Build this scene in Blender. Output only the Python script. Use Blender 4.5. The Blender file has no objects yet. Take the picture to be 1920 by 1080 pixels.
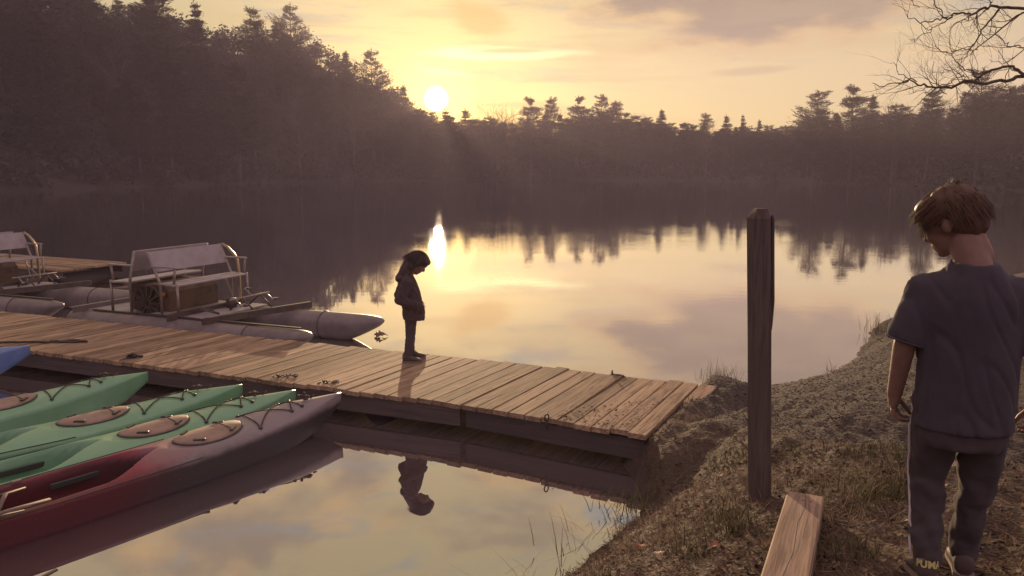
import bpy, bmesh, math, random
import numpy as np
from mathutils import Vector, Matrix, Euler, noise as mnoise
R = math.radians
scene = bpy.context.scene
col = scene.collection

# ------------------------------------------------------------------ camera
cam_data = bpy.data.cameras.new("camera")
cam = bpy.data.objects.new("camera", cam_data); col.objects.link(cam)
cam.location = (0, 0, 2.34)
cam.rotation_euler = (R(90 - 8.55), 0, 0)
cam_data.sensor_width = 36.0
cam_data.lens = 36.0 * 1450 / 1920
cam_data.clip_start = 0.05
cam_data.clip_end = 6000
scene.camera = cam

# ------------------------------------------------------------------ sky, sun, exposure
SUN_AZ, SUN_EL = -5.46, 5.18
scene.view_settings.view_transform = 'Standard'
scene.view_settings.look = 'None'
scene.view_settings.gamma = 1.0
scene.view_settings.exposure = 0.85
scene.cycles.use_denoising = True
scene.cycles.max_bounces = 8
scene.cycles.diffuse_bounces = 3
scene.cycles.glossy_bounces = 4
scene.cycles.volume_bounces = 1
scene.cycles.sample_clamp_indirect = 4.0

world = bpy.data.worlds.new("World"); scene.world = world
world.use_nodes = True
world.cycles.sampling_method = 'MANUAL'; world.cycles.sample_map_resolution = 512

class NT:
    """small helper that writes node trees"""
    def __init__(s, tree): s.t = tree; s.t.nodes.clear()
    def n(s, kind, **kw):
        nd = s.t.nodes.new(kind)
        for k, v in kw.items(): setattr(nd, k, v)
        return nd
    def l(s, a, b): s.t.links.new(a, b)
    def set(s, sock, v):
        if isinstance(v, bpy.types.NodeSocket): s.l(v, sock)
        elif v is not None: sock.default_value = v
    def math(s, op, a, b=None, c=None, clamp=False):
        nd = s.n('ShaderNodeMath', operation=op, use_clamp=clamp)
        s.set(nd.inputs[0], a)
        if b is not None: s.set(nd.inputs[1], b)
        if c is not None: s.set(nd.inputs[2], c)
        return nd.outputs[0]
    def vmath(s, op, a, b=None):
        nd = s.n('ShaderNodeVectorMath', operation=op)
        s.set(nd.inputs[0], a)
        if b is not None: s.set(nd.inputs[1], b)
        return nd.outputs[1] if op in ('DOT_PRODUCT', 'LENGTH') else nd.outputs[0]
    def sm(s, v, a, b, c=0.0, d=1.0):
        nd = s.n('ShaderNodeMapRange', interpolation_type='SMOOTHSTEP')
        s.set(nd.inputs[0], v)
        for i, q in enumerate((a, b, c, d)): nd.inputs[1 + i].default_value = q
        return nd.outputs[0]
    def mix(s, f, a, b, blend='MIX'):
        nd = s.n('ShaderNodeMix', data_type='RGBA', blend_type=blend)
        s.set(nd.inputs[0], f); s.set(nd.inputs[6], a if not isinstance(a, tuple) else (*a[:3], 1)); s.set(nd.inputs[7], b if not isinstance(b, tuple) else (*b[:3], 1))
        return nd.outputs[2]
    def noise(s, vec, scale, detail=4, rough=.55, dist=0.0, color=False):
        nd = s.n('ShaderNodeTexNoise'); s.set(nd.inputs['Vector'], vec)
        nd.inputs['Scale'].default_value = scale; nd.inputs['Detail'].default_value = detail
        nd.inputs['Roughness'].default_value = rough; nd.inputs['Distortion'].default_value = dist
        return nd.outputs[1] if color else nd.outputs[0]
    def xyz(s, v):
        nd = s.n('ShaderNodeSeparateXYZ'); s.l(v, nd.inputs[0]); return nd.outputs
    def comb(s, x, y, z):
        nd = s.n('ShaderNodeCombineXYZ')
        for i, q in enumerate((x, y, z)): s.set(nd.inputs[i], q)
        return nd.outputs[0]

def sky_world():
    w = NT(world.node_tree)
    out = w.n('ShaderNodeOutputWorld'); bg = w.n('ShaderNodeBackground')
    w.l(bg.outputs[0], out.inputs[0])
    d = w.n('ShaderNodeTexCoord').outputs['Generated']
    sky = w.n('ShaderNodeTexSky', sky_type='NISHITA', sun_disc=False)
    sky.sun_elevation = R(SUN_EL); sky.sun_rotation = R(SUN_AZ)
    sky.altitude = 300; sky.air_density = 1.0; sky.dust_density = 1.2; sky.ozone_density = 1.0
    x, y, z = w.xyz(d)
    az = w.math('MULTIPLY', w.math('ARCTAN2', x, y), 57.2958)
    el = w.math('MULTIPLY', w.math('ARCSINE', z), 57.2958)
    K = 1.0
    # evening sky: the clear air, warmed by thin high haze all round
    sunv = (math.sin(R(SUN_AZ)) * math.cos(R(SUN_EL)), math.cos(R(SUN_AZ)) * math.cos(R(SUN_EL)), math.sin(R(SUN_EL)))
    sd = w.vmath('DOT_PRODUCT', d, sunv)
    veil = w.mix(w.sm(sd, .15, .93), SKY_BACK, SKY_VEIL)
    base = w.mix(SKY_HAZE, w.mix(1.0, sky.outputs[0], SKY_TINT, 'MULTIPLY'), veil)
    # high cloud on a plane overhead
    zc = w.math('ADD', w.math('MAXIMUM', z, 0.0), 0.10)
    cp = w.comb(w.math('DIVIDE', x, zc), w.math('DIVIDE', y, zc), 0.0)
    n1 = w.noise(cp, 1.5, 6, .55, .3)
    n2 = w.noise(cp, 3.3, 5, .5, .2)
    nd_ = w.noise(w.comb(w.math('MULTIPLY', az, .16), w.math('MULTIPLY', el, .5), 2.0), 1.0, 5, .55)
    ndj = w.math('SUBTRACT', nd_, .5)
    # scattered cloud over the upper sky
    cov = w.math('MULTIPLY', w.sm(n1, .45, .57), w.sm(el, 10, 17))
    c_col = w.mix(w.sm(n2, .4, .62), CL_GREY, CL_WARM)
    base = w.mix(w.math('MULTIPLY', cov, .95), base, c_col)
    gap = w.math('MULTIPLY', w.sm(n2, .56, .68), w.sm(el, 10, 16))
    base = w.mix(w.math('MULTIPLY', gap, .95), base, CL_BLUE)
    # low thin streaks
    st = w.noise(w.comb(w.math('MULTIPLY', az, .07), w.math('MULTIPLY', el, .75), 7.0), 1.0, 4, .55)
    base = w.mix(w.math('MULTIPLY', w.math('MULTIPLY', w.sm(st, .5, .66), w.sm(el, 22, 9)), .6), base, CL_PINK)
    st2 = w.noise(w.comb(w.math('MULTIPLY', az, .11), w.math('MULTIPLY', el, .55), 11.0), 1.0, 6, .6, .4)
    base = w.mix(w.math('MULTIPLY', w.math('MULTIPLY', w.sm(st2, .52, .7), w.sm(el, 4, 9)), .5), base, CL_BLUE)
    def ell(ca, ce, ha, he, jit, lo=.0, slope=0.0):
        u = w.math('DIVIDE', w.math('SUBTRACT', az, ca), ha)
        e0 = w.math('SUBTRACT', el, w.math('MULTIPLY_ADD', w.math('SUBTRACT', az, ca), slope, ce))
        v = w.math('DIVIDE', e0, he)
        r = w.math('SQRT', w.math('ADD', w.math('MULTIPLY', u, u), w.math('MULTIPLY', v, v)))
        r = w.math('ADD', r, w.math('MULTIPLY', ndj, jit))
        return r, w.sm(r, 1.0, lo)
    # grey bank to the upper right, rim lit orange
    r, m = ell(18.5, 12.6, 12.0, 4.3, 1.5, .6, .03)
    base = w.mix(w.math('MULTIPLY', w.sm(r, 1.3, .8), .55), base, CL_ORANGE)
    base = w.mix(w.math('MULTIPLY', m, .97), base, w.mix(w.sm(n2, .38, .6), CL_DARK, CL_GREY))
    # orange puff above the sun
    r, m = ell(-2.6, 10.6, 3.6, 1.5, 2.2, .35, -.2)
    base = w.mix(w.math('MULTIPLY', m, .75), base, CL_ORANGE2)
    # lens-shaped cloud with bright lower lip
    r, m = ell(-.6, 8.35, 7.4, .62, 1.0, .35)
    base = w.mix(w.math('MULTIPLY', m, 1.0), base, CL_BRIGHT)
    r, m = ell(.3, 8.5, 4.4, .34, .9, .3)
    base = w.mix(w.math('MULTIPLY', m, .7), base, CL_LENS)
    r, m = ell(-4.9, 7.0, 3.4, .25, 1.6, .4, -.1)
    base = w.mix(w.math('MULTIPLY', m, .6), base, CL_BRIGHT)
    r, m = ell(17, 6.85, 4.0, .4, .9, .3, .04)
    base = w.mix(w.math('MULTIPLY', m, .45), base, CL_GREY)
    # aureole and the sun itself
    g1 = w.math('POWER', w.sm(sd, math.cos(R(16)), 1.0), 3.0)
    g2 = w.math('POWER', w.sm(sd, math.cos(R(4.2)), 1.0), 2.0)
    base = w.mix(g1, base, w.mix(1.0, base, (1.22, 1.18, 1.02), 'MULTIPLY'))
    base = w.mix(1.0, base, w.mix(g2, (0, 0, 0), GLOW), 'ADD')
    disc = w.sm(sd, math.cos(R(.92)), math.cos(R(.62)))
    base = w.mix(disc, base, SUN_COL)
    w.l(base, bg.inputs[0]); bg.inputs[1].default_value = 0.1
def S(r, g, b, k=4.7):
    """display colour (0-255) to linear radiance, scaled for the background strength"""
    f = lambda c: (c / 255 / 12.92 if c / 255 <= .04045 else ((c / 255 + .055) / 1.055) ** 2.4) * k
    return (f(r), f(g), f(b))
SKY_TINT = (.55, .55, .5)
SKY_HAZE = 0.74
SKY_VEIL = S(225, 206, 146)
SKY_BACK = S(223, 190, 220, 7.0)
CL_GREY, CL_WARM, CL_BLUE = S(170, 156, 134), S(244, 204, 142), S(162, 178, 180)
CL_PINK, CL_ORANGE, CL_ORANGE2 = S(240, 212, 150), S(226, 180, 132), S(250, 206, 128)
CL_BRIGHT, CL_LENS = S(255, 242, 176, 9), S(214, 182, 128)
CL_DARK = S(156, 145, 128)
GLOW, SUN_COL = (3.6, 2.4, .6), (60, 52, 36)
sky_world()

sun = bpy.data.lights.new("sun", 'SUN'); sun.energy = 4.4; sun.angle = R(.5); sun.color = (1, .72, .42)
so = bpy.data.objects.new("sun", sun); col.objects.link(so)
sv = Vector((math.sin(R(SUN_AZ)) * math.cos(R(SUN_EL)), math.cos(R(SUN_AZ)) * math.cos(R(SUN_EL)), math.sin(R(SUN_EL))))
so.rotation_euler = sv.to_track_quat('Z', 'Y').to_euler()
so.location = sv * 200

# ------------------------------------------------------------------ helpers
rng = random.Random(7)
nrng = np.random.default_rng(11)

def tag(o, label=None, cat=None, group=None, kind=None):
    if label: o["label"] = label
    if cat: o["category"] = cat
    if group: o["group"] = group
    if kind: o["kind"] = kind
    return o

def empty(name, loc=(0, 0, 0), rz=0.0, **kw):
    o = bpy.data.objects.new(name, None); col.objects.link(o)
    o.location = loc; o.rotation_euler = (0, 0, rz); o.empty_display_size = .1
    return tag(o, **kw)

def mesh_obj(name, verts, faces, mat=None, parent=None, smooth=False, **kw):
    me = bpy.data.meshes.new(name)
    me.from_pydata([tuple(map(float, v)) for v in verts], [], [tuple(map(int, f)) for f in faces])
    if smooth: me.polygons.foreach_set('use_smooth', [True] * len(me.polygons))
    me.update()
    if mat: me.materials.append(mat)
    o = bpy.data.objects.new(name, me); col.objects.link(o)
    if parent: o.parent = parent
    return tag(o, **kw)

def fast_mesh(name, V, Q, mat, parent=None, smooth=False, **kw):
    """numpy quads or triangles"""
    V = np.asarray(V, np.float32); Q = np.asarray(Q, np.int32); k = Q.shape[1]
    me = bpy.data.meshes.new(name)
    me.vertices.add(len(V)); me.vertices.foreach_set('co', V.ravel())
    me.loops.add(Q.size); me.loops.foreach_set('vertex_index', Q.ravel())
    me.polygons.add(len(Q)); me.polygons.foreach_set('loop_start', np.arange(0, Q.size, k, dtype=np.int32))
    me.polygons.foreach_set('loop_total', np.full(len(Q), k, np.int32))
    me.update(calc_edges=True)
    if smooth: me.polygons.foreach_set('use_smooth', np.ones(len(Q), bool))
    me.materials.append(mat)
    o = bpy.data.objects.new(name, me); col.objects.link(o)
    if parent: o.parent = parent
    return tag(o, **kw)

class MB:
    """collects shapes for one mesh"""
    def __init__(s): s.v = []; s.f = []
    def add(s, vs, fs):
        b = len(s.v); s.v += [Vector(v) for v in vs]; s.f += [tuple(i + b for i in f) for f in fs]; return s
    def box(s, c, size, rot=None, bev=0.0):
        hx, hy, hz = [q / 2 for q in size]
        m = rot if rot is not None else Matrix.Identity(3)
        c = Vector(c)
        if bev <= 0:
            vs = [Vector((sx * hx, sy * hy, sz * hz)) for sx in (-1, 1) for sy in (-1, 1) for sz in (-1, 1)]
            fs = [(0, 1, 3, 2), (4, 6, 7, 5), (0, 4, 5, 1), (2, 3, 7, 6), (0, 2, 6, 4), (1, 5, 7, 3)]
            return s.add([c + m @ v for v in vs], fs)
        bm = bmesh.new(); bmesh.ops.create_cube(bm, size=1)
        for v in bm.verts: v.co = Vector((v.co.x * 2 * hx, v.co.y * 2 * hy, v.co.z * 2 * hz))
        bmesh.ops.bevel(bm, geom=bm.edges[:], offset=bev, segments=1, affect='EDGES')
        bm.verts.index_update()
        s.add([c + m @ v.co for v in bm.verts], [tuple(v.index for v in f.verts) for f in bm.faces]); bm.free()
        return s
    def tube(s, pts, rad, n=8, cap=True, flat=1.0):
        pts = [Vector(p) for p in pts]; k = len(pts)
        if not hasattr(rad, '__len__'): rad = [rad] * k
        vs = []; fs = []; up = None
        for i, p in enumerate(pts):
            t = (pts[min(i + 1, k - 1)] - pts[max(i - 1, 0)])
            t = t.normalized() if t.length > 1e-9 else Vector((0, 0, 1))
            if up is None: up = Vector((0, 0, 1)) if abs(t.z) < .9 else Vector((1, 0, 0))
            a = t.cross(up)
            if a.length < 1e-6: a = t.cross(Vector((0, 1, 0)))
            a.normalize(); b = a.cross(t).normalized(); up = b
            for j in range(n):
                w = 2 * math.pi * j / n
                vs.append(p + (a * math.cos(w) + b * math.sin(w) * flat) * rad[i])
        for i in range(k - 1):
            for j in range(n):
                fs.append((i * n + j, i * n + (j + 1) % n, (i + 1) * n + (j + 1) % n, (i + 1) * n + j))
        if cap: fs.append(tuple(range(n))[::-1]); fs.append(tuple(range((k - 1) * n, k * n)))
        return s.add(vs, fs)
    def rings(s, rings, cap=True):
        n = len(rings[0]); vs = [v for r in rings for v in r]; fs = []
        for i in range(len(rings) - 1):
            for j in range(n):
                fs.append((i * n + j, i * n + (j + 1) % n, (i + 1) * n + (j + 1) % n, (i + 1) * n + j))
        if cap: fs.append(tuple(range(n))[::-1]); fs.append(tuple(range((len(rings) - 1) * n, len(rings) * n)))
        return s.add(vs, fs)
    def ball(s, c, r, m=None, seg=12, rg=8):
        c = Vector(c); r = r if hasattr(r, '__len__') else (r, r, r)
        m = m if m is not None else Matrix.Identity(3)
        rr = []
        for i in range(1, rg):
            a = math.pi * i / rg
            rr.append([c + m @ Vector((r[0] * math.sin(a) * math.cos(2 * math.pi * j / seg), r[1] * math.sin(a) * math.sin(2 * math.pi * j / seg), -r[2] * math.cos(a))) for j in range(seg)])
        b = len(s.v); s.rings(rr, cap=False)
        lo, hi = len(s.v), len(s.v) + 1
        s.v += [c + m @ Vector((0, 0, -r[2])), c + m @ Vector((0, 0, r[2]))]
        last = b + (rg - 2) * seg
        for j in range(seg):
            s.f.append((lo, b + (j + 1) % seg, b + j)); s.f.append((hi, last + j, last + (j + 1) % seg))
        return s
    def build(s, name, mat, parent=None, smooth=False, **kw):
        return mesh_obj(name, s.v, s.f, mat, parent, smooth, **kw)

def copy_tree(o, parent=None):
    c = o.copy(); col.objects.link(c); c.parent = parent
    for ch in o.children: copy_tree(ch, c)
    return c

# ------------------------------------------------------------------ materials
def new_mat(name):
    m = bpy.data.materials.new(name); m.use_nodes = True
    return m, NT(m.node_tree)

def principled(t, colr, rough=.6, spec=.5, metal=0.0, normal=None, **kw):
    out = t.n('ShaderNodeOutputMaterial'); b = t.n('ShaderNodeBsdfPrincipled')
    t.set(b.inputs['Base Color'], (*colr, 1) if isinstance(colr, tuple) else colr)
    t.set(b.inputs['Roughness'], rough); t.set(b.inputs['Metallic'], metal); t.set(b.inputs['Specular IOR Level'], spec)
    if normal is not None: t.l(normal, b.inputs['Normal'])
    for k, v in kw.items(): t.set(b.inputs[k], v)
    t.l(b.outputs[0], out.inputs[0]); return b

def bump(t, h, strength=.3, dist=.01):
    b = t.n('ShaderNodeBump'); b.inputs['Strength'].default_value = strength; b.inputs['Distance'].default_value = dist
    t.l(h, b.inputs['Height']); return b.outputs[0]

def simple_mat(name, c1, c2=None, scale=6.0, rough=.6, spec=.5, metal=0.0, bump_s=0.0, bump_scale=40, bump_d=.005, stretch=(1, 1, 1), **kw):
    m, t = new_mat(name)
    oc = t.n('ShaderNodeTexCoord').outputs['Object']
    mp = t.n('ShaderNodeMapping'); mp.inputs['Scale'].default_value = stretch; t.l(oc, mp.inputs[0]); v = mp.outputs[0]
    c = t.mix(t.sm(t.noise(v, scale, 5, .6), .35, .65), c1, c2) if c2 else c1
    nm = bump(t, t.noise(v, bump_scale, 4, .6), bump_s, bump_d) if bump_s else None
    principled(t, c, rough, spec, metal, nm, **kw)
    return m

# ------------------------------------------------------------------ the land
SHORE = [(-3.0, 2.55), (-1.3, 3.0), (-.35, 3.45), (.25, 4.12), (.62, 4.62), (.86, 5.02), (.98, 5.42), (.95, 5.72), (.92, 6.1), (1.15, 6.85), (1.5, 7.4), (1.95, 7.75), (2.3, 7.98), (2.62, 8.2),
         (3.1, 8.45), (3.75, 8.85), (4.4, 9.7), (4.95, 10.6), (5.7, 11.8), (8.2, 14.6), (13, 19), (24, 29), (40, 48), (56, 76),
         (64, 104), (66, 132), (62, 165), (48, 196), (26, 208), (2, 214), (-18, 212), (-32, 202), (-44, 186), (-50, 166), (-54, 140),
         (-57, 115), (-60, 92), (-58, 70), (-54, 45), (-44, 24), (-32, 11), (-18, 4), (-8, 2.2)]
_A = np.array(SHORE); _B = np.roll(_A, -1, axis=0)
def shore_dist(x, y):
    """positive on land"""
    x = np.asarray(x, float); y = np.asarray(y, float); sh = x.shape
    p = np.stack([x.ravel(), y.ravel()], 1)
    best = np.full(len(p), 1e18); inside = np.zeros(len(p), bool)
    for a, b in zip(_A, _B):
        ab = b - a; t = np.clip(((p - a) @ ab) / (ab @ ab), 0, 1)
        q = a + t[:, None] * ab - p; best = np.minimum(best, (q * q).sum(1))
        cond = (a[1] > p[:, 1]) != (b[1] > p[:, 1])
        with np.errstate(divide='ignore', invalid='ignore'):
            xi = (b[0] - a[0]) * (p[:, 1] - a[1]) / (b[1] - a[1]) + a[0]
        inside ^= cond & (p[:, 0] < xi)
    d = np.sqrt(best); d[inside] *= -1
    return d.reshape(sh)
def wob(x, y, s, seed=0.0):
    return (np.sin(x * s + 1.3 + seed) * np.cos(y * s * 1.17 + .4 - seed) + .5 * np.sin(x * s * 2.3 - y * s * 1.9 + 2 * seed) + .3 * np.cos(x * s * 4.1 + y * s * 3.7 + seed)) / 1.8
def ss(v, a, b):
    t = np.clip((v - a) / (b - a), 0, 1); return t * t * (3 - 2 * t)
def land(x, y):
    x = np.asarray(x, float); y = np.asarray(y, float)
    d = shore_dist(x, y) + .05 * wob(x, y, 3.1) + .03 * wob(x, y, 9.7, 1) + .02 * wob(x, y, 23.0, 5)
    # near bank: a steep lip, then nearly level; lower and flatter by the dock's gravel
    beach = ss(x + .55 * (y - 6), 1.0, 2.6)
    tall = .86 - .34 * beach
    k = .95 + .9 * beach
    up = np.where(d > 0, tall * (1 - np.exp(-np.maximum(d, 0) / k)) + .055 * np.minimum(np.maximum(d, 0), 8), 0)
    # gravel banked up against the dock's last plank
    px, py = x - 1.06, y - 5.80; al = np.clip((px * .74 + py * 1.45) / (.74 ** 2 + 1.45 ** 2), -.05, 1.05)
    dl = np.hypot(px - al * .74, py - al * 1.45); side = (px * 1.45 - py * .74) / 1.628
    bank = (.235 + .075 * ss(side, -.06, .07)) * ss(d, .0, .16) * (1 - ss(dl, .3, 1.1))
    up = np.where(d > 0, np.maximum(up, bank), up)
    r = np.hypot(x, y)
    hill = ss(d, 4, 70) * ss(r, 25, 70)
    left = ss(-x, 8, 62)
    hill = np.maximum(hill, ss(d, 3, 45) * ss(r, 25, 70) * left)
    up = up + hill * (8 + 25 * left + 1.5 * wob(x, y, .03)) + .5 * ss(d, 3, 20) * ss(r, 20, 60)
    dn = np.maximum(-1.6, d * .55)
    h = np.where(d > 0, up, dn)
    near = np.exp(-(r / 14) ** 2)
    return h + near * ss(d, -.1, .5) * (.02 * wob(x, y, 5.3, 2) + .012 * wob(x, y, 14.1, 3))
def land1(x, y): return float(land(np.array([x]), np.array([y]))[0])

def axis_grid(lo, hi, step, far_lo, far_hi, g=1.13):
    a = list(np.arange(lo, hi, step)); s = step; q = a[-1]
    while q < far_hi: s = min(s * g, 24); q += s; a.append(q)
    s = step; q = a[0]; b = []
    while q > far_lo: s = min(s * g, 24); q -= s; b.append(q)
    return np.array(b[::-1] + a)
def build_ground():
    xs = axis_grid(-.6, 6.0, .035, -320, 320); ys = axis_grid(1.8, 10.5, .04, -100, 400)
    X, Y = np.meshgrid(xs, ys); Z = land(X, Y)
    # fine clods on the near bank
    r = np.exp(-(np.hypot(X - 1.6, Y - 5) / 5) ** 2)
    Z = Z + r * (Z > .02) * nrng.normal(0, .003, Z.shape)
    nx, ny = len(xs), len(ys)
    V = np.stack([X, Y, Z], -1).reshape(-1, 3)
    i = np.arange(ny - 1)[:, None] * nx + np.arange(nx - 1)[None]
    Q = np.stack([i, i + 1, i + nx + 1, i + nx], -1).reshape(-1, 4)
    m, t = new_mat("bank_earth")
    geo = t.n('ShaderNodeNewGeometry').outputs['Position']
    x, y, z = t.xyz(geo)
    n1 = t.noise(geo, 1.3, 5, .6); n2 = t.noise(geo, 22, 6, .7); n3 = t.noise(geo, 90, 4, .7)
    c = t.mix(t.sm(n1, .4, .6), (.10, .066, .05), (.09, .068, .042))
    c = t.mix(t.sm(n2, .42, .62), c, (.065, .045, .038))
    c = t.mix(t.math('MULTIPLY', t.sm(n3, .58, .72), .7), c, (.19, .13, .10))
    # dark wood-chip gravel by the dock landing
    gm = t.math('MULTIPLY', t.sm(t.math('MULTIPLY_ADD', y, .42, t.math('ADD', x, t.math('MULTIPLY', n1, .9))), 4.05, 4.7), t.sm(x, .9, 1.3))
    vo = t.n('ShaderNodeTexVoronoi'); vo.inputs['Scale'].default_value = 42; t.l(geo, vo.inputs['Vector'])
    gc = t.mix(t.xyz(vo.outputs['Color'])[0], (.045, .034, .031), (.10, .074, .062))
    c = t.mix(gm, c, gc)
    far_ = t.math('MULTIPLY', t.sm(y, 24, 40), t.sm(n1, -.4, .1)); c = t.mix(far_, c, (.045, .037, .033))
    wet = t.sm(z, .10, .0)
    c = t.mix(t.math('MULTIPLY', wet, .6), c, (.06, .045, .04))
    h = t.math('ADD', t.math('MULTIPLY', n2, .8), t.math('MULTIPLY', vo.outputs['Distance'], 1.2))
    principled(t, c, .9, .2, normal=bump(t, h, .5, .015))
    fast_mesh("ground", V, Q, m, smooth=True, kind="structure")
build_ground()

# ------------------------------------------------------------------ the water
def build_water():
    m, t = new_mat("lake_water")
    geo = t.n('ShaderNodeNewGeometry').outputs['Position']
    x, y, z = t.xyz(geo)
    far = t.sm(y, 6.5, 26)
    st = t.comb(t.math('MULTIPLY', x, .55), t.math('MULTIPLY', y, 1.6), 0.0)
    a = t.noise(st, 2.6, 3, .55, .3); b = t.noise(st, 7.0, 2, .5, .2)
    big = t.sm(t.noise(t.comb(t.math('MULTIPLY', x, .25), t.math('MULTIPLY', y, .18), 3.), 1.0, 3), .42, .6)
    h = t.math('ADD', t.math('MULTIPLY', a, .016), t.math('MULTIPLY', b, .010))
    amp = t.math('ADD', t.math('MULTIPLY', far, t.math('MULTIPLY_ADD', big, .07, .035)), .005)
    h = t.math('MULTIPLY', h, amp)
    bp = t.n('ShaderNodeBump'); bp.inputs['Strength'].default_value = 1; bp.inputs['Distance'].default_value = 1.0; t.l(h, bp.inputs['Height'])
    fr = t.n('ShaderNodeFresnel'); fr.inputs[0].default_value = 1.33; t.l(bp.outputs[0], fr.inputs['Normal'])
    k = t.n('ShaderNodeMapRange'); t.l(fr.outputs[0], k.inputs[0])
    for i, q in enumerate((.02, .55, WATER_R0, .97)): k.inputs[1 + i].default_value = q
    gl = t.n('ShaderNodeBsdfGlossy'); gl.inputs['Color'].default_value = (.97, .96, .97, 1); gl.inputs['Roughness'].default_value = .012; t.l(bp.outputs[0], gl.inputs['Normal'])
    df = t.n('ShaderNodeBsdfDiffuse'); df.inputs['Color'].default_value = (*WATER_C, 1)
    mx = t.n('ShaderNodeMixShader'); t.l(k.outputs[0], mx.inputs[0]); t.l(df.outputs[0], mx.inputs[1]); t.l(gl.outputs[0], mx.inputs[2])
    out = t.n('ShaderNodeOutputMaterial'); t.l(mx.outputs[0], out.inputs[0])
    mesh_obj("lake_water", [(-75, -10, 0), (90, -10, 0), (90, 240, 0), (-75, 240, 0)], [(0, 1, 2, 3)], m, kind="structure")
WATER_R0 = .52
WATER_C = (.12, .088, .088)
build_water()

# ------------------------------------------------------------------ forest
BARK = simple_mat("bark", (.075, .055, .05), (.11, .08, .07), 3, .9, .1)
def foliage_mat(name, c1, c2):
    m, t = new_mat(name)
    oi = t.n('ShaderNodeObjectInfo').outputs['Random']
    geo = t.n('ShaderNodeNewGeometry').outputs['Position']
    c = t.mix(t.sm(t.noise(geo, .5, 3), .4, .6), c1, c2)
    c = t.mix(t.math('MULTIPLY', oi, .5), c, (.06, .048, .042))
    principled(t, c, .9, .05)
    return m
PINE = foliage_mat("pine_needles", (.05, .045, .04), (.062, .054, .047))
TWIG = simple_mat("twigs", (.12, .085, .07), (.085, .065, .055), 2, .9, .1)
BRUSH = foliage_mat("brush_leaves", (.045, .038, .034), (.055, .046, .04))

def needle_quads(C, L, W, rnd, flatz=.5, along=None):
    """quads of length L and width W at centres C, roughly radial and horizontal"""
    n = len(C)
    d = rnd.normal(size=(n, 3)); d[:, 2] *= flatz
    if along is not None: d = along + d * .55
    d /= np.linalg.norm(d, axis=1)[:, None]
    s = np.cross(d, rnd.normal(size=(n, 3))); s /= np.linalg.norm(s, axis=1)[:, None] + 1e-9
    L = (L * rnd.uniform(.6, 1.3, n))[:, None] / 2; W = (W * rnd.uniform(.6, 1.3, n))[:, None] / 2
    V = np.stack([C - d * L - s * W * .5, C - d * L + s * W * .5, C + d * L + s * W, C + d * L - s * W], 1).reshape(-1, 3)
    return V, np.arange(4 * n).reshape(-1, 4)

def proto_conifer(h, rmax, start, seed, layered, dens=1.0, lean=0.0):
    rnd = np.random.default_rng(seed); tr = MB()
    top = np.array([lean, 0, h])
    tp = [(lean * (q ** 2), .15 * math.sin(q * 5 + seed), h * q) for q in np.linspace(0, 1, 9)]
    tr.tube(tp, [max(.03, .32 * h / 20 * (1 - q) ** .8) for q in np.linspace(0, 1, 9)], 6)
    C = []; DD = []
    z = h * start; wh = 0
    while z < h * .985:
        q = (z - h * start) / (h * (1 - start))
        prof = (min(1, q / .16 + .5)) * (1 - q) ** (.55 if layered else .85) + .05
        nb = rnd.integers(4, 7)
        if layered and rnd.random() < .16: nb = 2
        a0 = rnd.uniform(0, 6.28)
        for b in range(nb):
            a = a0 + 6.283 * b / nb + rnd.normal(0, .22)
            ln = rmax * prof * rnd.uniform(.5, 1.15) * (1 + .28 * math.sin(3.1 * q * 3.14 + seed + a))
            if rnd.random() < .09: ln *= .45
            rise = (.08 + .35 * q + rnd.normal(0, .12)) if layered else (-.22 + .3 * q)
            px = lean * (z / h) ** 2
            p0 = np.array([px, 0, z]); dr = np.array([math.cos(a), math.sin(a), rise])
            tipl = np.array([0, 0, .12 * ln])
            P_ = lambda s: p0 + dr * ln * s + tipl * s * s
            if ln > .5: tr.tube([P_(0), P_(.5), P_(.97)], [.05 * ln / 3 + .012, .03 * ln / 3 + .01, .008], 3, cap=False)
            m = int((11 + 25 * ln) * dens)
            s = rnd.uniform(.22 if layered else .08, 1.03, m) ** .8
            pts = p0 + dr * (ln * s)[:, None] + tipl * (s * s)[:, None]
            sp = .12 + .16 * ln * (1 - abs(s - .6))
            off = rnd.normal(size=(m, 3)) * sp[:, None]; off[:, 2] *= .5 if layered else .6
            C.append(pts + off); DD.append(np.repeat([dr + [0, 0, .15]], m, 0))
        z += (h * .036 if layered else h * .027) * rnd.uniform(.35, 1.6)
    C.append(top + rnd.normal(size=(14, 3)) * [.12, .12, .35] - [0, 0, .3]); DD.append(np.repeat([[0, 0, 1.0]], 14, 0))
    return tr, needle_quads(np.concatenate(C), .66, .10, rnd, .6, np.concatenate(DD))

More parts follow.
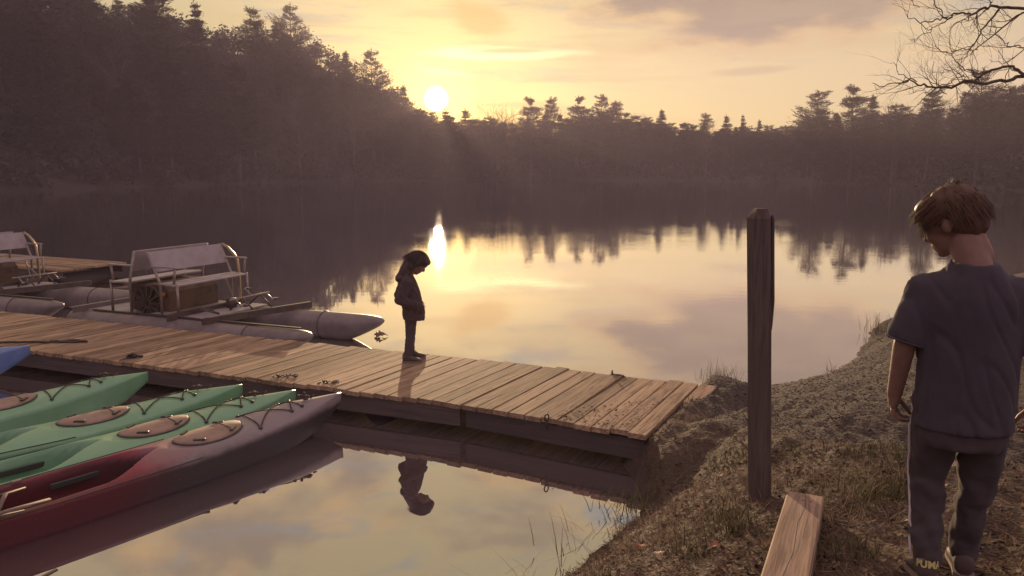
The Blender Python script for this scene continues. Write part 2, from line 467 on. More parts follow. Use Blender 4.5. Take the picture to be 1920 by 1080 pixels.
def grow_bare(mb, p, d, ln, r, lev, rnd, tips=None, sides=4, gnarl=.22, up=.06, kids=(2, 4), ratio=.68):
    k = 4 if lev > 1 else 3
    pts = [Vector(p)]; d = Vector(d).normalized(); rad = [r]
    for i in range(k):
        d = (d + Vector((rnd.gauss(0, gnarl), rnd.gauss(0, gnarl), rnd.gauss(0, gnarl) + up))).normalized()
        pts.append(pts[-1] + d * ln / k); rad.append(r * (1 - .45 * (i + 1) / k))
    if lev == 0: rad[-1] *= .3
    mb.tube(pts, rad, sides if lev > 0 else 3, cap=False)
    if lev == 0: return
    for j in range(rnd.randint(*kids)):
        f = rnd.uniform(.3, 1.0) if j else 1.0
        i = min(k, max(1, round(f * k)))
        ax = Vector((rnd.gauss(0, 1), rnd.gauss(0, 1), rnd.gauss(0, 1))).cross(d)
        if ax.length < 1e-4: continue
        nd_ = Matrix.Rotation(rnd.uniform(.35, .85) * (1 if j else .5), 3, ax.normalized()) @ d
        grow_bare(mb, pts[i], nd_, ln * ratio * rnd.uniform(.75, 1.15), rad[i] * (.62 if j else .8), lev - 1, rnd, tips, sides, gnarl, up, kids, ratio)

def make_proto(name, kind, seed, **kw):
    root = empty(name)
    if kind == 'bare':
        r_ = random.Random(seed); tr = MB(); tw = MB()
        h = kw['h']; tp = [Vector((r_.gauss(0, .1 * i / 3), r_.gauss(0, .1 * i / 3), h * .62 * i / 5)) for i in range(6)]
        tr.tube(tp, [.22 * (1 - .11 * i) for i in range(6)], 6)
        for i in range(2, 6):
            for j in range(3 if i < 5 else 4):
                a = r_.uniform(0, 6.28)
                grow_bare(tw, tp[i], (math.cos(a) * .7, math.sin(a) * .7, 1.0), h * .27 * (1.15 - .07 * i), .075, 3, r_, sides=3, kids=(3, 5))
        tr.build("trunk", BARK, root, True); tw.build("crown", TWIG, root)
    else:
        tr, (V, Q) = proto_conifer(seed=seed, layered=(kind == 'pine'), **kw)
        tr.build("trunk", BARK, root, True)
        fast_mesh("crown", V, Q, PINE, root)
    return root
PROTOS = {
    'pine': [make_proto("pine_tree", 'pine', 3, h=20, rmax=4.6, start=.30), make_proto("pine_tree", 'pine', 14, h=20, rmax=4.0, start=.36, lean=.8), make_proto("pine_tree", 'pine', 25, h=20, rmax=5.0, start=.25, dens=1.1)],
    'spruce': [make_proto("spruce_tree", 'spruce', 5, h=18, rmax=3.6, start=.1), make_proto("spruce_tree", 'spruce', 8, h=18, rmax=3.1, start=.14, lean=.4), make_proto("spruce_tree", 'spruce', 31, h=18, rmax=4.2, start=.08)],
    'bare': [make_proto("bare_tree", 'bare', 2, h=17), make_proto("bare_tree", 'bare', 9, h=17)],
}
HT = {'pine': 20, 'spruce': 18, 'bare': 17}
CATN = {'pine': 'pine tree', 'spruce': 'spruce tree', 'bare': 'bare tree'}
_used = set()
def plant(kind, x, y, top, label, group, v=None, wide=1.0, base=None):
    """a tree at x, y whose tip reaches height top"""
    pr = PROTOS[kind]; i = rng.randrange(len(pr)) if v is None else v
    if (kind, i) in _used: o = copy_tree(pr[i])
    else: o = pr[i]; _used.add((kind, i))
    z = land1(x, y) if base is None else base
    s = (top - z + .15) / HT[kind]
    w = max(.62, min(1.35, s)) * wide if s < .62 or s > 1.35 else s * wide
    o.location = (x, y, z - .15); o.scale = (w, w, s); o.rotation_euler = (0, 0, rng.uniform(0, 6.28))
    return tag(o, label, CATN[kind], group)

H0 = 2.34
def tip(az_t, el_t, dist): return math.tan(az_t) * dist, dist, H0 + el_t * dist
# skyline trees that can be told apart: bearing (tan), elevation (tan), distance, kind, variant, width, label
SKY =[
    (-0.3647, 0.1836, 181, 'bare', 0, 0.8, 'bare thin tree in the notch of the hilltop pines'),
    (-0.3931, 0.2071, 170, 'spruce', 0, 1.1, 'pointed spruce on the hilltop left of the skyline notch'),
    (-0.4354, 0.2179, 155, 'pine', 1, 1.2, "broad dark pine on the hilltop where the skyline meets the frame's top"),
    (-0.3208, 0.2002, 197, 'pine', 0, 0.85, 'round-topped pine, the smaller of the pair high on the hillside'),
    (-0.2756, 0.2052, 207, 'pine', 2, 0.95, 'tall pine with layered outstretched boughs, the larger of the hillside pair'),
    (-0.2413, 0.1516, 210, 'bare', 1, 0.8, 'pale bare tree just below the tall layered pine'),
    (-0.2101, 0.1477, 213, 'spruce', 1, 1.0, 'slim ragged spruce between bare tree and dense pine on the slope'),
    (-0.1766, 0.1509, 218, 'pine', 2, 1.0, 'dense dark pine highest on the slope left of the sun'),
    (-0.1508, 0.114, 222, 'bare', 0, 0.8, 'bare tree in the dip left of the sun'),
    (-0.1369, 0.1075, 224, 'spruce', 2, 1.0, 'small bushy spruce directly left of the setting sun'),
    (-0.0843, 0.076, 208, 'spruce', 0, 1.5, 'low spreading tree glowing under the setting sun'),
    (-0.0593, 0.078, 212, 'spruce', 2, 1.3, "rounded spruce right of the setting sun at the lake's end"),
    (-0.0188, 0.0878, 218, 'bare', 1, 1.2, 'bare round-crowned tree on the far shore skyline'),
    (0.0, 0.0839, 220, 'bare', 0, 1.1, 'faint bare tree beside the round-crowned one on far shore'),
    (0.0235, 0.0918, 214, 'pine', 0, 1.0, 'flat-topped pine, first of the far shore row right of the bare trees'),
    (0.0484, 0.0924, 214, 'pine', 1, 0.9, 'pine with open crown, second of the far shore row'),
    (0.0841, 0.0931, 214, 'pine', 0, 0.9, 'narrow pine left of the tallest far shore pine'),
    (0.1129, 0.0957, 212, 'pine', 2, 1.05, 'tallest round-headed pine at the middle of the far shore'),
    (0.1346, 0.0878, 214, 'pine', 1, 0.9, 'pine leaning from the right flank of the tallest far pine'),
    (0.1908, 0.0767, 212, 'spruce', 1, 1.1, 'small pointed spruce on the low stretch of far shore'),
    (0.2428, 0.0727, 205, 'pine', 1, 0.9, 'single pine standing clear above the low far shore woods'),
    (0.2712, 0.0707, 205, 'spruce', 2, 1.0, "pointed spruce left of the wooden post's bearing"),
    (0.2922, 0.0707, 203, 'spruce', 0, 0.8, 'slim spruce right above the wooden post'),
    (0.3141, 0.0641, 195, 'spruce', 1, 0.9, 'low spruce where the far and right woods meet'),
    (0.3856, 0.1003, 150, 'pine', 2, 1.15, 'broad spreading pine, left of the two big lone pines over the post'),
    (0.4308, 0.1062, 150, 'pine', 0, 1.1, 'tall layered pine, right of the two big lone pines'),
    (0.4572, 0.0944, 152, 'spruce', 1, 1.0, 'slender spruce close beside the tall layered pine'),
    (0.4909, 0.0931, 140, 'bare', 0, 1.0, 'bare tree under the overhanging branch tips'),
    (0.5305, 0.1023, 125, 'pine', 1, 1.1, 'pine partly behind the overhanging bare branches'),
    (0.5919, 0.1283, 110, 'pine', 2, 1.0, 'dark pine rising through the overhanging bare branches'),
]
for bx, el_, dist, kind, v, wd, lab in SKY:
    plant(kind, bx * dist, dist, H0 + el_ * dist, lab, "trees standing out on the skyline", v, wd)

# the woods around them: the skyline height over each bearing, filled row by row
LINE = [(-0.6677, 0.2667), (-0.6297, 0.2543), (-0.5005, 0.2292), (-0.4032, 0.2052), (-0.3717, 0.1785), (-0.3449, 0.1817), (-0.3183, 0.1849), (-0.2782, 0.1913), (-0.2469, 0.1432), (-0.214, 0.1303), (-0.1803, 0.14), (-0.1544, 0.1042), (-0.1278, 0.0892), (-0.1078, 0.078), (-0.0675, 0.0714), (-0.0405, 0.0747), (0.0135, 0.076), (0.0674, 0.078), (0.1145, 0.0813), (0.1483, 0.078), (0.1958, 0.0668), (0.2433, 0.0601), (0.311, 0.0575), (0.3512, 0.0648), (0.3907, 0.0813), (0.4444, 0.0846), (0.498, 0.0878), (0.5643, 0.0996), (0.6428, 0.1205), (0.695, 0.1335)]
def line_el(b): return float(np.interp(b, [q[0] for q in LINE], [q[1] for q in LINE]))
def fill(n, b0, b1, deep, lab, group, pb=.14, pp=.76):
    """n trees spread evenly over the bearings b0 to b1, each up to deep metres behind the waterline"""
    B = np.linspace(b0, b1, 80); T = np.arange(40, 300, 1.0)
    bb, tt = np.meshgrid(B, T); sdm = shore_dist(bb * tt, tt)
    for k in range(n):
        b = b0 + (b1 - b0) * (k + rng.random()) / n
        j = int(np.argmin(abs(B - b)))
        ok = np.where((sdm[:, j] > 1.5) & (sdm[:, j] < deep))[0]
        ok = ok[ok >= (ok[-1] - 90)]
        dist = T[ok[int(len(ok) * (rng.random() ** .8) * .999)]]
        x, y = b * dist, dist; z = land1(x, y)
        u = rng.random(); kind = 'bare' if u < pb else ('pine' if u < pb + pp else 'spruce')
        top = min(z + rng.uniform(14, 24), H0 + line_el(b) * dist * rng.uniform(.8, .98))
        if top - z < 5: top = z + rng.uniform(5, 7)
        plant(kind, x, y, top, lab[kind], group, None, rng.uniform(1.05, 1.4))
W = lambda where: {k: f"dark {CATN[k]} in the crowded woods {where}" for k in CATN}
fill(110, -.72, -.10, 60, W("on the hill behind the pedal boats"), "woods on the hill behind the boats")
fill(95, -.12, .33, 35, W("along the far shore of the lake"), "woods on the far shore")
fill(60, .28, .72, 45, W("on the shore behind the wooden post and boy"), "woods on the far bank behind the boy")

# low brush along the water's edge and up the slope: nobody could count it
def build_brush():
    C = []
    d_ = nrng.uniform(60, 290, 5200); x_ = nrng.uniform(-.8, .8, 5200) * d_
    s_ = shore_dist(x_, d_); z_ = land(x_, d_)
    for x, y, s, z in zip(x_, d_, s_, z_):
        if s < .1 or s > 60: continue
        r = rng.uniform(1.2, 3.0); hh = rng.uniform(1.5, 4.5) + min(s * .25, 4.5)
        C.append(np.clip(nrng.normal(size=(46, 3)), -1.5, 1.5) * [r * .6, r * .6, hh * .3] + [x, y, z + hh * .4])
    C = np.concatenate(C)
    V, Q = needle_quads(C, .95, .4, nrng, .9)
    fast_mesh("undergrowth", V, Q, BRUSH, kind="stuff", label="dark low brush filling the woods around the lake shore", cat="undergrowth")
build_brush()

# ------------------------------------------------------------------ evening haze over the lake
def build_haze():
    m, t = new_mat("evening_haze")
    out = t.n('ShaderNodeOutputMaterial'); v = t.n('ShaderNodeVolumePrincipled')
    v.inputs['Color'].default_value = (*HAZE_C, 1); v.inputs['Density'].default_value = HAZE_D; v.inputs['Anisotropy'].default_value = HAZE_G
    t.l(v.outputs[0], out.inputs['Volume'])
    b = MB().box((0, 150, 29), (720, 580, 64)); o = b.build("haze", m, kind="stuff")
    tag(o, "thin mauve evening haze hanging over the lake", "haze")
HAZE_C, HAZE_D, HAZE_G = (.78, .66, .80), .0009, .3
build_haze()

# ------------------------------------------------------------------ plank dock
DZ = .29
def wood_mat(name, dark, mid, light, rough=.8, grain=1.0):
    m, t = new_mat(name)
    tc = t.n('ShaderNodeTexCoord').outputs['Object']
    oi = t.n('ShaderNodeObjectInfo').outputs['Random']
    off = t.comb(t.math('MULTIPLY', oi, 37), t.math('MULTIPLY', oi, 91), t.math('MULTIPLY', oi, 13))
    v = t.vmath('ADD', tc, off)
    mp = t.n('ShaderNodeMapping'); mp.inputs['Scale'].default_value = (1.1, 22, 22); t.l(v, mp.inputs[0])
    g1 = t.noise(mp.outputs[0], 1.6, 6, .62, 1.1)
    mp2 = t.n('ShaderNodeMapping'); mp2.inputs['Scale'].default_value = (3, 90, 90); t.l(v, mp2.inputs[0])
    g2 = t.noise(mp2.outputs[0], 1.0, 3, .6)
    bl = t.noise(v, 2.2, 3, .5)
    c = t.mix(t.sm(g1, .36, .64), dark, light)
    c = t.mix(t.math('MULTIPLY', t.sm(bl, .4, .7), .6), c, mid)
    c = t.mix(t.math('MULTIPLY', t.sm(g2, .55, .7), .45), c, dark)
    br = t.math('MULTIPLY_ADD', oi, .62, .66)
    c = t.mix(1.0, c, t.comb(br, br, br), 'MULTIPLY')
    h = t.math('ADD', t.math('MULTIPLY', g1, .7), t.math('MULTIPLY', g2, .5))
    principled(t, c, rough, .12, normal=bump(t, h, .55 * grain, .006))
    return m
PLANK = wood_mat("weathered_plank", (.17, .115, .075), (.37, .258, .165), (.44, .305, .195))
TIMBER = wood_mat("old_timber", (.06, .046, .044), (.078, .06, .056), (.095, .072, .066))
BLACK = simple_mat("black_rubber", (.07, .055, .056), None, rough=.6)
RUST = simple_mat("dark_iron", (.05, .037, .034), (.085, .05, .04), 30, .6, .4, .4)
GALV = simple_mat("galvanised_steel", (.36, .30, .27), (.27, .22, .2), 9, .4, .5, .6)
WPLAST = simple_mat("weathered_white_plastic", (.22, .18, .175), (.15, .12, .118), 3, .42, .4, bump_s=.1, bump_scale=20)
CHAIRP = simple_mat("grey_white_panel", (.36, .31, .32), (.29, .25, .26), 5, .5, .4)
DARKM = simple_mat("dark_painted_steel", (.075, .058, .056), (.11, .08, .07), 8, .5, .4, .3)

NEAR = [(1.06, 5.80), (-.45, 6.66), (-8.9, 10.12)]
FAR = [(1.80, 7.25), (.34, 8.05), (-8.15, 11.53)]
def build_dock():
    dock = empty("dock", ((NEAR[1][0] + FAR[1][0]) / 2, (NEAR[1][1] + FAR[1][1]) / 2, 0), label="weathered plank dock running from the gravel bank past the kayaks", cat="dock")
    inv = Vector(dock.location)
    counts = [11, 60]
    # half-buried boards at the landing
    for seg in range(2):
        n0, n1 = Vector(NEAR[seg]), Vector(NEAR[seg + 1]); f0, f1 = Vector(FAR[seg]), Vector(FAR[seg + 1]); n = counts[seg]
        for i in range(n):
            a, b = i / n, (i + 1) / n
            gap = .011 if seg == 0 else .006
            q = [n0.lerp(n1, a), n0.lerp(n1, b), f0.lerp(f1, b), f0.lerp(f1, a)]
            ctr = sum(q, Vector((0, 0))) / 4
            ax = ((q[2] + q[3]) / 2 - (q[0] + q[1]) / 2); L = ax.length; ang = math.atan2(ax.y, ax.x)
            wn = (q[1] - q[0]).length - gap; wf = (q[2] - q[3]).length - gap
            e0, e1 = rng.gauss(0, .012), rng.gauss(0, .012); T = .042
            vs = []; fs = []
            for (xx, ww) in ((-L / 2 + e0, wn), (L / 2 + e1, wf)):
                for (yy, zz) in ((-.5, -T), (.5, -T), (.5, -.006), (.47, 0), (-.47, 0), (-.5, -.006)):
                    vs.append((xx, yy * ww, zz))
            fs = [(0, 1, 2, 3, 4, 5)[::-1], (6, 7, 8, 9, 10, 11)] + [(j, (j + 1) % 6, 6 + (j + 1) % 6, 6 + j) for j in range(6)]
            o = mesh_obj("plank", vs, fs, PLANK, dock)
            z = DZ + rng.gauss(0, .0025) + (.02 * (1 - a) ** 2 if seg == 0 else 0)
            o.location = (ctr.x - inv.x, ctr.y - inv.y, z - inv.z)
            o.rotation_euler = (rng.gauss(0, .006), rng.gauss(0, .002), ang + rng.gauss(0, .003))
        for side, (p0, p1) in enumerate(((n0, n1), (f0, f1))):
            d = (p1 - p0); L = d.length; ang = math.atan2(d.y, d.x)
            inn = Vector((-d.y, d.x)).normalized() * (-.05 if side == 0 else .05)
            b = MB().box((0, 0, -.042 - .085), (L - .06, .05, .165))
            o = b.build("stringer", TIMBER, dock); c = (p0 + p1) / 2 + inn
            o.location = (c.x - inv.x, c.y - inv.y, DZ - .003); o.rotation_euler = (0, 0, ang)
    for k in range(5):   # flotation drums under the outer section
        p = Vector(NEAR[1]).lerp(Vector(NEAR[2]), (k + .6) / 5.2); q = Vector(FAR[1]).lerp(Vector(FAR[2]), (k + .6) / 5.2)
        o = MB().tube([(p.x * .85 + q.x * .15 - inv.x, p.y * .85 + q.y * .15 - inv.y, -.06), (p.x * .15 + q.x * .85 - inv.x, p.y * .15 + q.y * .85 - inv.y, -.06)], .17, 14).build("float_drum", BLACK, dock, True)
    # cleat on the far edge, ring on the near edge
    cx, cy = 1.02 - inv.x, 7.63 - inv.y
    MB().tube([(cx, cy, DZ), (cx - .005, cy, DZ + .06)], [.012, .008], 6).tube([(cx - .01, cy, DZ + .012), (cx + .06, cy - .02, DZ + .014), (cx + .12, cy - .06, DZ + .006)], [.014, .01, .006], 6).build("cleat", RUST, dock, True)
    rx, ry = .29 - inv.x, 6.22 - inv.y
    r_ = MB(); r_.tube([(rx + .022 * math.cos(a) * .8, ry + .022 * math.cos(a) * .6, DZ + .022 + .028 * math.sin(a)) for a in np.linspace(0, 6.283, 17)], .006, 6)
    r_.tube([(rx, ry, DZ - .01), (rx, ry, DZ - .09)], .01, 6); r_.build("mooring_ring", RUST, dock, True)
    # two short weathered boards sunk in the gravel at the landing
    for (x, y, a, L, w) in ((1.735, 6.90, 1.07, .60, .15),):
        o = MB().box((0, 0, 0), (L, w, .05), bev=.006).build("landing_board", PLANK, dock); o.location = (x - inv.x, y - inv.y, .295); o.rotation_euler = (.02, -.03, a)
build_dock()

def build_float_dock():
    dock = empty("floating_dock", (-10.9, 17.7, 0), R(155), label="small pale floating dock alone on dark water behind pedal boats", cat="dock")
    for i in range(10):
        o = MB().box((0, 0, 0), (4.6, .15, .04)).build("plank", PLANK, dock); o.location = (.4 + rng.gauss(0, .01), (i - 4.5) * .16, .27 + rng.gauss(0, .003))
    for s in (-1, 1): MB().box((.4, s * .74, .16), (4.5, .05, .17)).build("stringer", TIMBER, dock)
    for x in (-1.5, .4, 2.2): MB().tube([(x, -.6, 0), (x, .6, 0)], .16, 12).build("float_drum", BLACK, dock, True)
build_float_dock()

# ------------------------------------------------------------------ pedal boats
def pontoon(y, x0, x1, r=.2, zc=.17):
    rr = []
    for x in list(np.linspace(x1, x0 - .62, 12)) + [x0 - .5, x0 - .38, x0 - .26, x0 - .15, x0 - .07, x0 - .02, x0]:
        q = max(0, (x - (x0 - .62)) / .62)
        lo = zc - r + (2 * r - .12) * q ** 1.25; hi = zc + r - .03 * q ** 6 * 1.5
        e = 1.0 if q < .9 else math.sqrt(max(.02, 1 - ((q - .9) / .1) ** 2))
        m = (hi + lo) / 2; hz = (hi - lo) / 2 * e; hy = r * (1 - .45 * q ** 3) * e
        rr.append([Vector((x, y + hy * math.cos(a), m + hz * math.sin(a))) for a in np.linspace(0, 2 * math.pi, 18, endpoint=False)])
    return MB().rings(rr)
def make_pedal_boat():
    root = empty("pedal_boat", (-2.5, 9.45, 0), math.atan2(-.375, .927))
    for y, x0 in ((.05, -.05), (1.25, .26)):
        p = pontoon(y, x0, -4.15).build("pontoon", WPLAST, root, True)
        MB().tube([(x0 - .95, y + .203 * math.cos(a), .17 + .203 * math.sin(a)) for a in np.linspace(0, 6.283, 19)], .008, 5).build("band", DARKM, p, True)
        if y > 1: MB().box((x0 - 2.0, y - .16, .33), (.05, .05, .03)).build("bolt", DARKM, p)
    for x, dx in ((-1.6, .5), (-2.2, 0), (-3.95, .1)):
        a = Vector((x, -.16, .39)); b = Vector((x + dx, 1.5, .41)); c = (a + b) / 2
        rot = Matrix.Rotation(math.atan2(b.y - a.y, b.x - a.x), 3, 'Z')
        m = MB().box(c, ((b - a).length, .012, .085), rot).box(c + Vector((-.03, 0, .04)), ((b - a).length, .06, .01), rot)
        m.build("cross_beam", WPLAST if x < -3 else DARKM, root)
    MB().box((-2.3, .72, .372), (1.0, 1.3, .025)).build("deck_panel", CHAIRP, root)
    MB().box((-3.55, .72, .370), (.85, 1.3, .025)).build("deck_panel", CHAIRP, root)
    MB().box((-2.0, .06, .385), (3.6, .05, .02)).build("side_rail", DARKM, root)
    def bench(sx, xb0, xb1, xf):
        for k in range(3):
            u = k / 2
            o = MB().box((xb0 + (xf - xb0) * (.14 + .36 * k), .775, .815 - .006 * k), (abs(xf - xb0) * .33, 1.42, .022), bev=.004).build("seat_slat", CHAIRP, root)
        d = Vector((xb1 - xb0, 0, .44)); ang = math.atan2(d.x, d.z)
        MB().box((xb0 + d.x * .62 , .775, .82 + .44 * .66), (.022, 1.40, .30), Matrix.Rotation(ang, 3, 'Y'), bev=.004).build("backrest", CHAIRP, root)
        for y in (.09, 1.46):
            MB().tube([(xb0, y, .38), (xb0, y, .82), (xb1, y, 1.25)], .020, 6).build("back_post", GALV, root, True)
            MB().tube([(xf, y, .38), (xf, y, .83)], .020, 6).build("leg", GALV, root, True)
            xa = xb0 + d.x * .55
            a = MB().box(((xa + xf) / 2 - sx * .01, y, 1.052), (abs(xa - xf) + .04, .05, .022), bev=.004).build("armrest", CHAIRP, root)
            MB().tube([(xf + sx * -.05, y, .83), (xf - sx * .02, y, 1.04)], .018, 6).build("arm_post", GALV, a, True)
    bench(-1, -3.10, -2.98, -3.46)
    bench(1, -2.54, -2.74, -2.24)
    # paddle housing with its wheel under the seats
    pm = simple_mat("housing_panel", (.16, .085, .045), (.075, .05, .042), 4, .6)
    hs = MB()
    prof = [(-3.38, .38), (-3.38, .66), (-3.3, .76), (-2.72, .76), (-2.62, .66), (-2.62, .38)]
    hs.add([(x, .32, z) for x, z in prof] + [(x, 1.25, z) for x, z in prof], [(0, 1, 2, 3, 4, 5)[::-1], (6, 7, 8, 9, 10, 11)] + [(j, j + 1, j + 7, j + 6) for j in range(5)])
    hs.build("paddle_housing", pm, root)
    pw = MB()
    for k in range(6):
        a = math.pi * k / 6; pw.box((-2.98, .27, .5), (.5, .05, .03), Matrix.Rotation(a, 3, 'Y'))
    pw.tube([(-2.98 + .25 * math.cos(a), .27, .5 + .25 * math.sin(a)) for a in np.linspace(0, 6.283, 19)], .014, 5)
    pw.build("paddle_wheel", DARKM, root)
    MB().ball((-2.70, .29, .63), (.03, .02, .03)).build("reflector", simple_mat("orange_reflector", (.5, .16, .04), None, rough=.3), root, True)
    # tube rail curving down at the far end
    MB().tube([(-2.72, 1.5, 1.24), (-2.62, 1.5, 1.2), (-2.5, 1.5, 1.1), (-2.44, 1.5, 1.0), (-2.42, 1.5, .8), (-2.42, 1.5, .40)], .023, 8).build("hand_rail", simple_mat("brassy_tube", (.5, .36, .22), (.4, .3, .2), 12, .3, .5, .8), root, True)
    MB().tube([(-2.62, 1.4, .78), (-2.36, 1.3, .42)], .012, 6).tube([(-2.62, 1.0, .78), (-2.75, 1.0, .6)], .012, 6).build("seat_strut", GALV, root, True)
    # pedal crank in front of the forward bench
    for yy in (.75, 1.12):
        g = MB().tube([(-1.95, yy, .39), (-1.72, yy, .58), (-1.5, yy, .39)], .014, 6); br = g.build("crank_bracket", DARKM, root, True)
    cr = MB().tube([(-1.72, .5, .58), (-1.72, 1.32, .58)], .013, 6)
    for yy, s in ((.60, 1), (.95, -1), (1.25, 1)):
        cr.tube([(-1.72, yy, .58), (-1.72 + .12 * s, yy, .58 - .09 * s)], .011, 5)
        cr.tube([(-1.72 + .12 * s, yy - .03, .58 - .09 * s), (-1.72 + .12 * s, yy + .12, .58 - .09 * s)], .011, 5)
    sh = cr.build("crank_shaft", GALV, root, True)
    for yy, s in ((.66, 1), (1.01, -1), (1.31, 1)):
        MB().box((-1.72 + .12 * s, yy, .58 - .09 * s), (.09, .08, .03), bev=.006).build("pedal", BLACK, sh)
    MB().tube([(-2.1, .95, .39), (-2.1, .95, .52)], .075, 12).build("bollard", BLACK, root, True)
    MB().tube([(-2.25, .35, .40), (-2.0, .3, .46), (-1.85, .42, .40), (-2.05, .5, .42), (-2.2, .42, .44)], .014, 6).build("mooring_line", DARKM, root, True)
    return root
boat = make_pedal_boat()
tag(boat, "white pontoon pedal boat with two back-to-back benches moored at dock's middle", "pedal boat", "pedal boats moored along the dock")
b2 = copy_tree(boat); b2.location = (-2.5 - 4.45, 9.45 + 2.25, 0)
b2["label"] = "second pontoon pedal boat at the edge of the picture, cut off, by the floating dock"

# ------------------------------------------------------------------ kayaks
def kayak_mat(name, c1, c2, split=None):
    m, t = new_mat(name)
    oc = t.n('ShaderNodeTexCoord').outputs['Object']; x = t.xyz(oc)[0]
    n = t.noise(oc, 3.0, 4, .6); sc_ = t.noise(oc, 60, 3, .7)
    if split is None: c = t.mix(t.sm(n, .35, .7), c1, c2)
    else: c = t.mix(t.sm(t.math('MULTIPLY_ADD', n, .7, x), split - .35 + .35, split + .35 + .35), c2, c1); c = t.mix(t.math('MULTIPLY', t.sm(t.math('MULTIPLY_ADD', n, .10, t.xyz(oc)[2]), .33, .25), .97), c, t.mix(t.sm(x, -1.6, -2.3), (.04, .031, .033), (.085, .014, .021)))  # sides darken below the gunwale, grey at the bow and maroon aft
    c = t.mix(t.math('MULTIPLY', t.sm(sc_, .62, .75), .25), c, (.35, .32, .28))
    principled(t, c, t.math('MULTIPLY_ADD', n, .14, .28), .45 if split is None else .25, normal=bump(t, n, .05, .01), **{'Coat Weight': .4 if split is None else .08, 'Coat Roughness': .22})
    return m
K_GREEN = kayak_mat("mint_green_hull", (.15, .34, .185), (.20, .40, .23))
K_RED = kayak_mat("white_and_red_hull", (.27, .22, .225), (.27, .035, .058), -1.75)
K_BLUE = kayak_mat("blue_hull", (.10, .18, .42), (.16, .24, .46))
HATCH = simple_mat("tan_hatch", (.36, .255, .19), (.29, .2, .15), 14, .65, .3, bump_s=.2, bump_scale=120, bump_d=.002)
CORD = simple_mat("dark_cord", (.06, .042, .036), None, rough=.8)
RIM = simple_mat("gunwale_stripe", (.05, .06, .05), None, rough=.4)
STRAP = simple_mat("worn_strap", (.24, .165, .125), (.14, .1, .08), 12, .7)
KL = 4.0
def kw(s): return .295 * (1 - (1 - min(s / 1.75, 1)) ** 2.2) if s < 1.75 else .295 * (1 - max(0, (s - 2.3) / 1.7) ** 2.6)
def kg(s): return .225 + .10 * max(0, 1 - s / 1.7) ** 1.6 + .06 * max(0, (s - 2.8) / 1.2) ** 2
def kk(s): return -.09 + .31 * max(0, 1 - s / .75) ** 1.7 + .25 * max(0, (s - 3.4) / .6) ** 2
def kcr(s): return .075 * min(1, s / .5) * (1 if s < 1.9 else max(.25, 1 - (s - 1.9)))
def sst(v, a, b):
    t = min(1, max(0, (v - a) / (b - a))); return t * t * (3 - 2 * t)
def kdeck(s, u):
    z = kg(s) + kcr(s) * (1 - u * u)
    # open cockpit: pointed ahead, level floor
    half = .80 * sst(s, 1.66, 2.25) * (1 - sst(s, 3.25, 3.6))
    if half > .02:
        z += (.03 + .05 * sst(s, 2.9, 3.0) - z) * (1 - sst(abs(u), half - .17, half)) * sst(half, .02, .25)
    # shallow dish round the hatch
    e = ((s - 1.33) / .36) ** 2 + (u * kw(s) / .17) ** 2
    z -= .012 * (1 - sst(e, .8, 1.3))
    return z
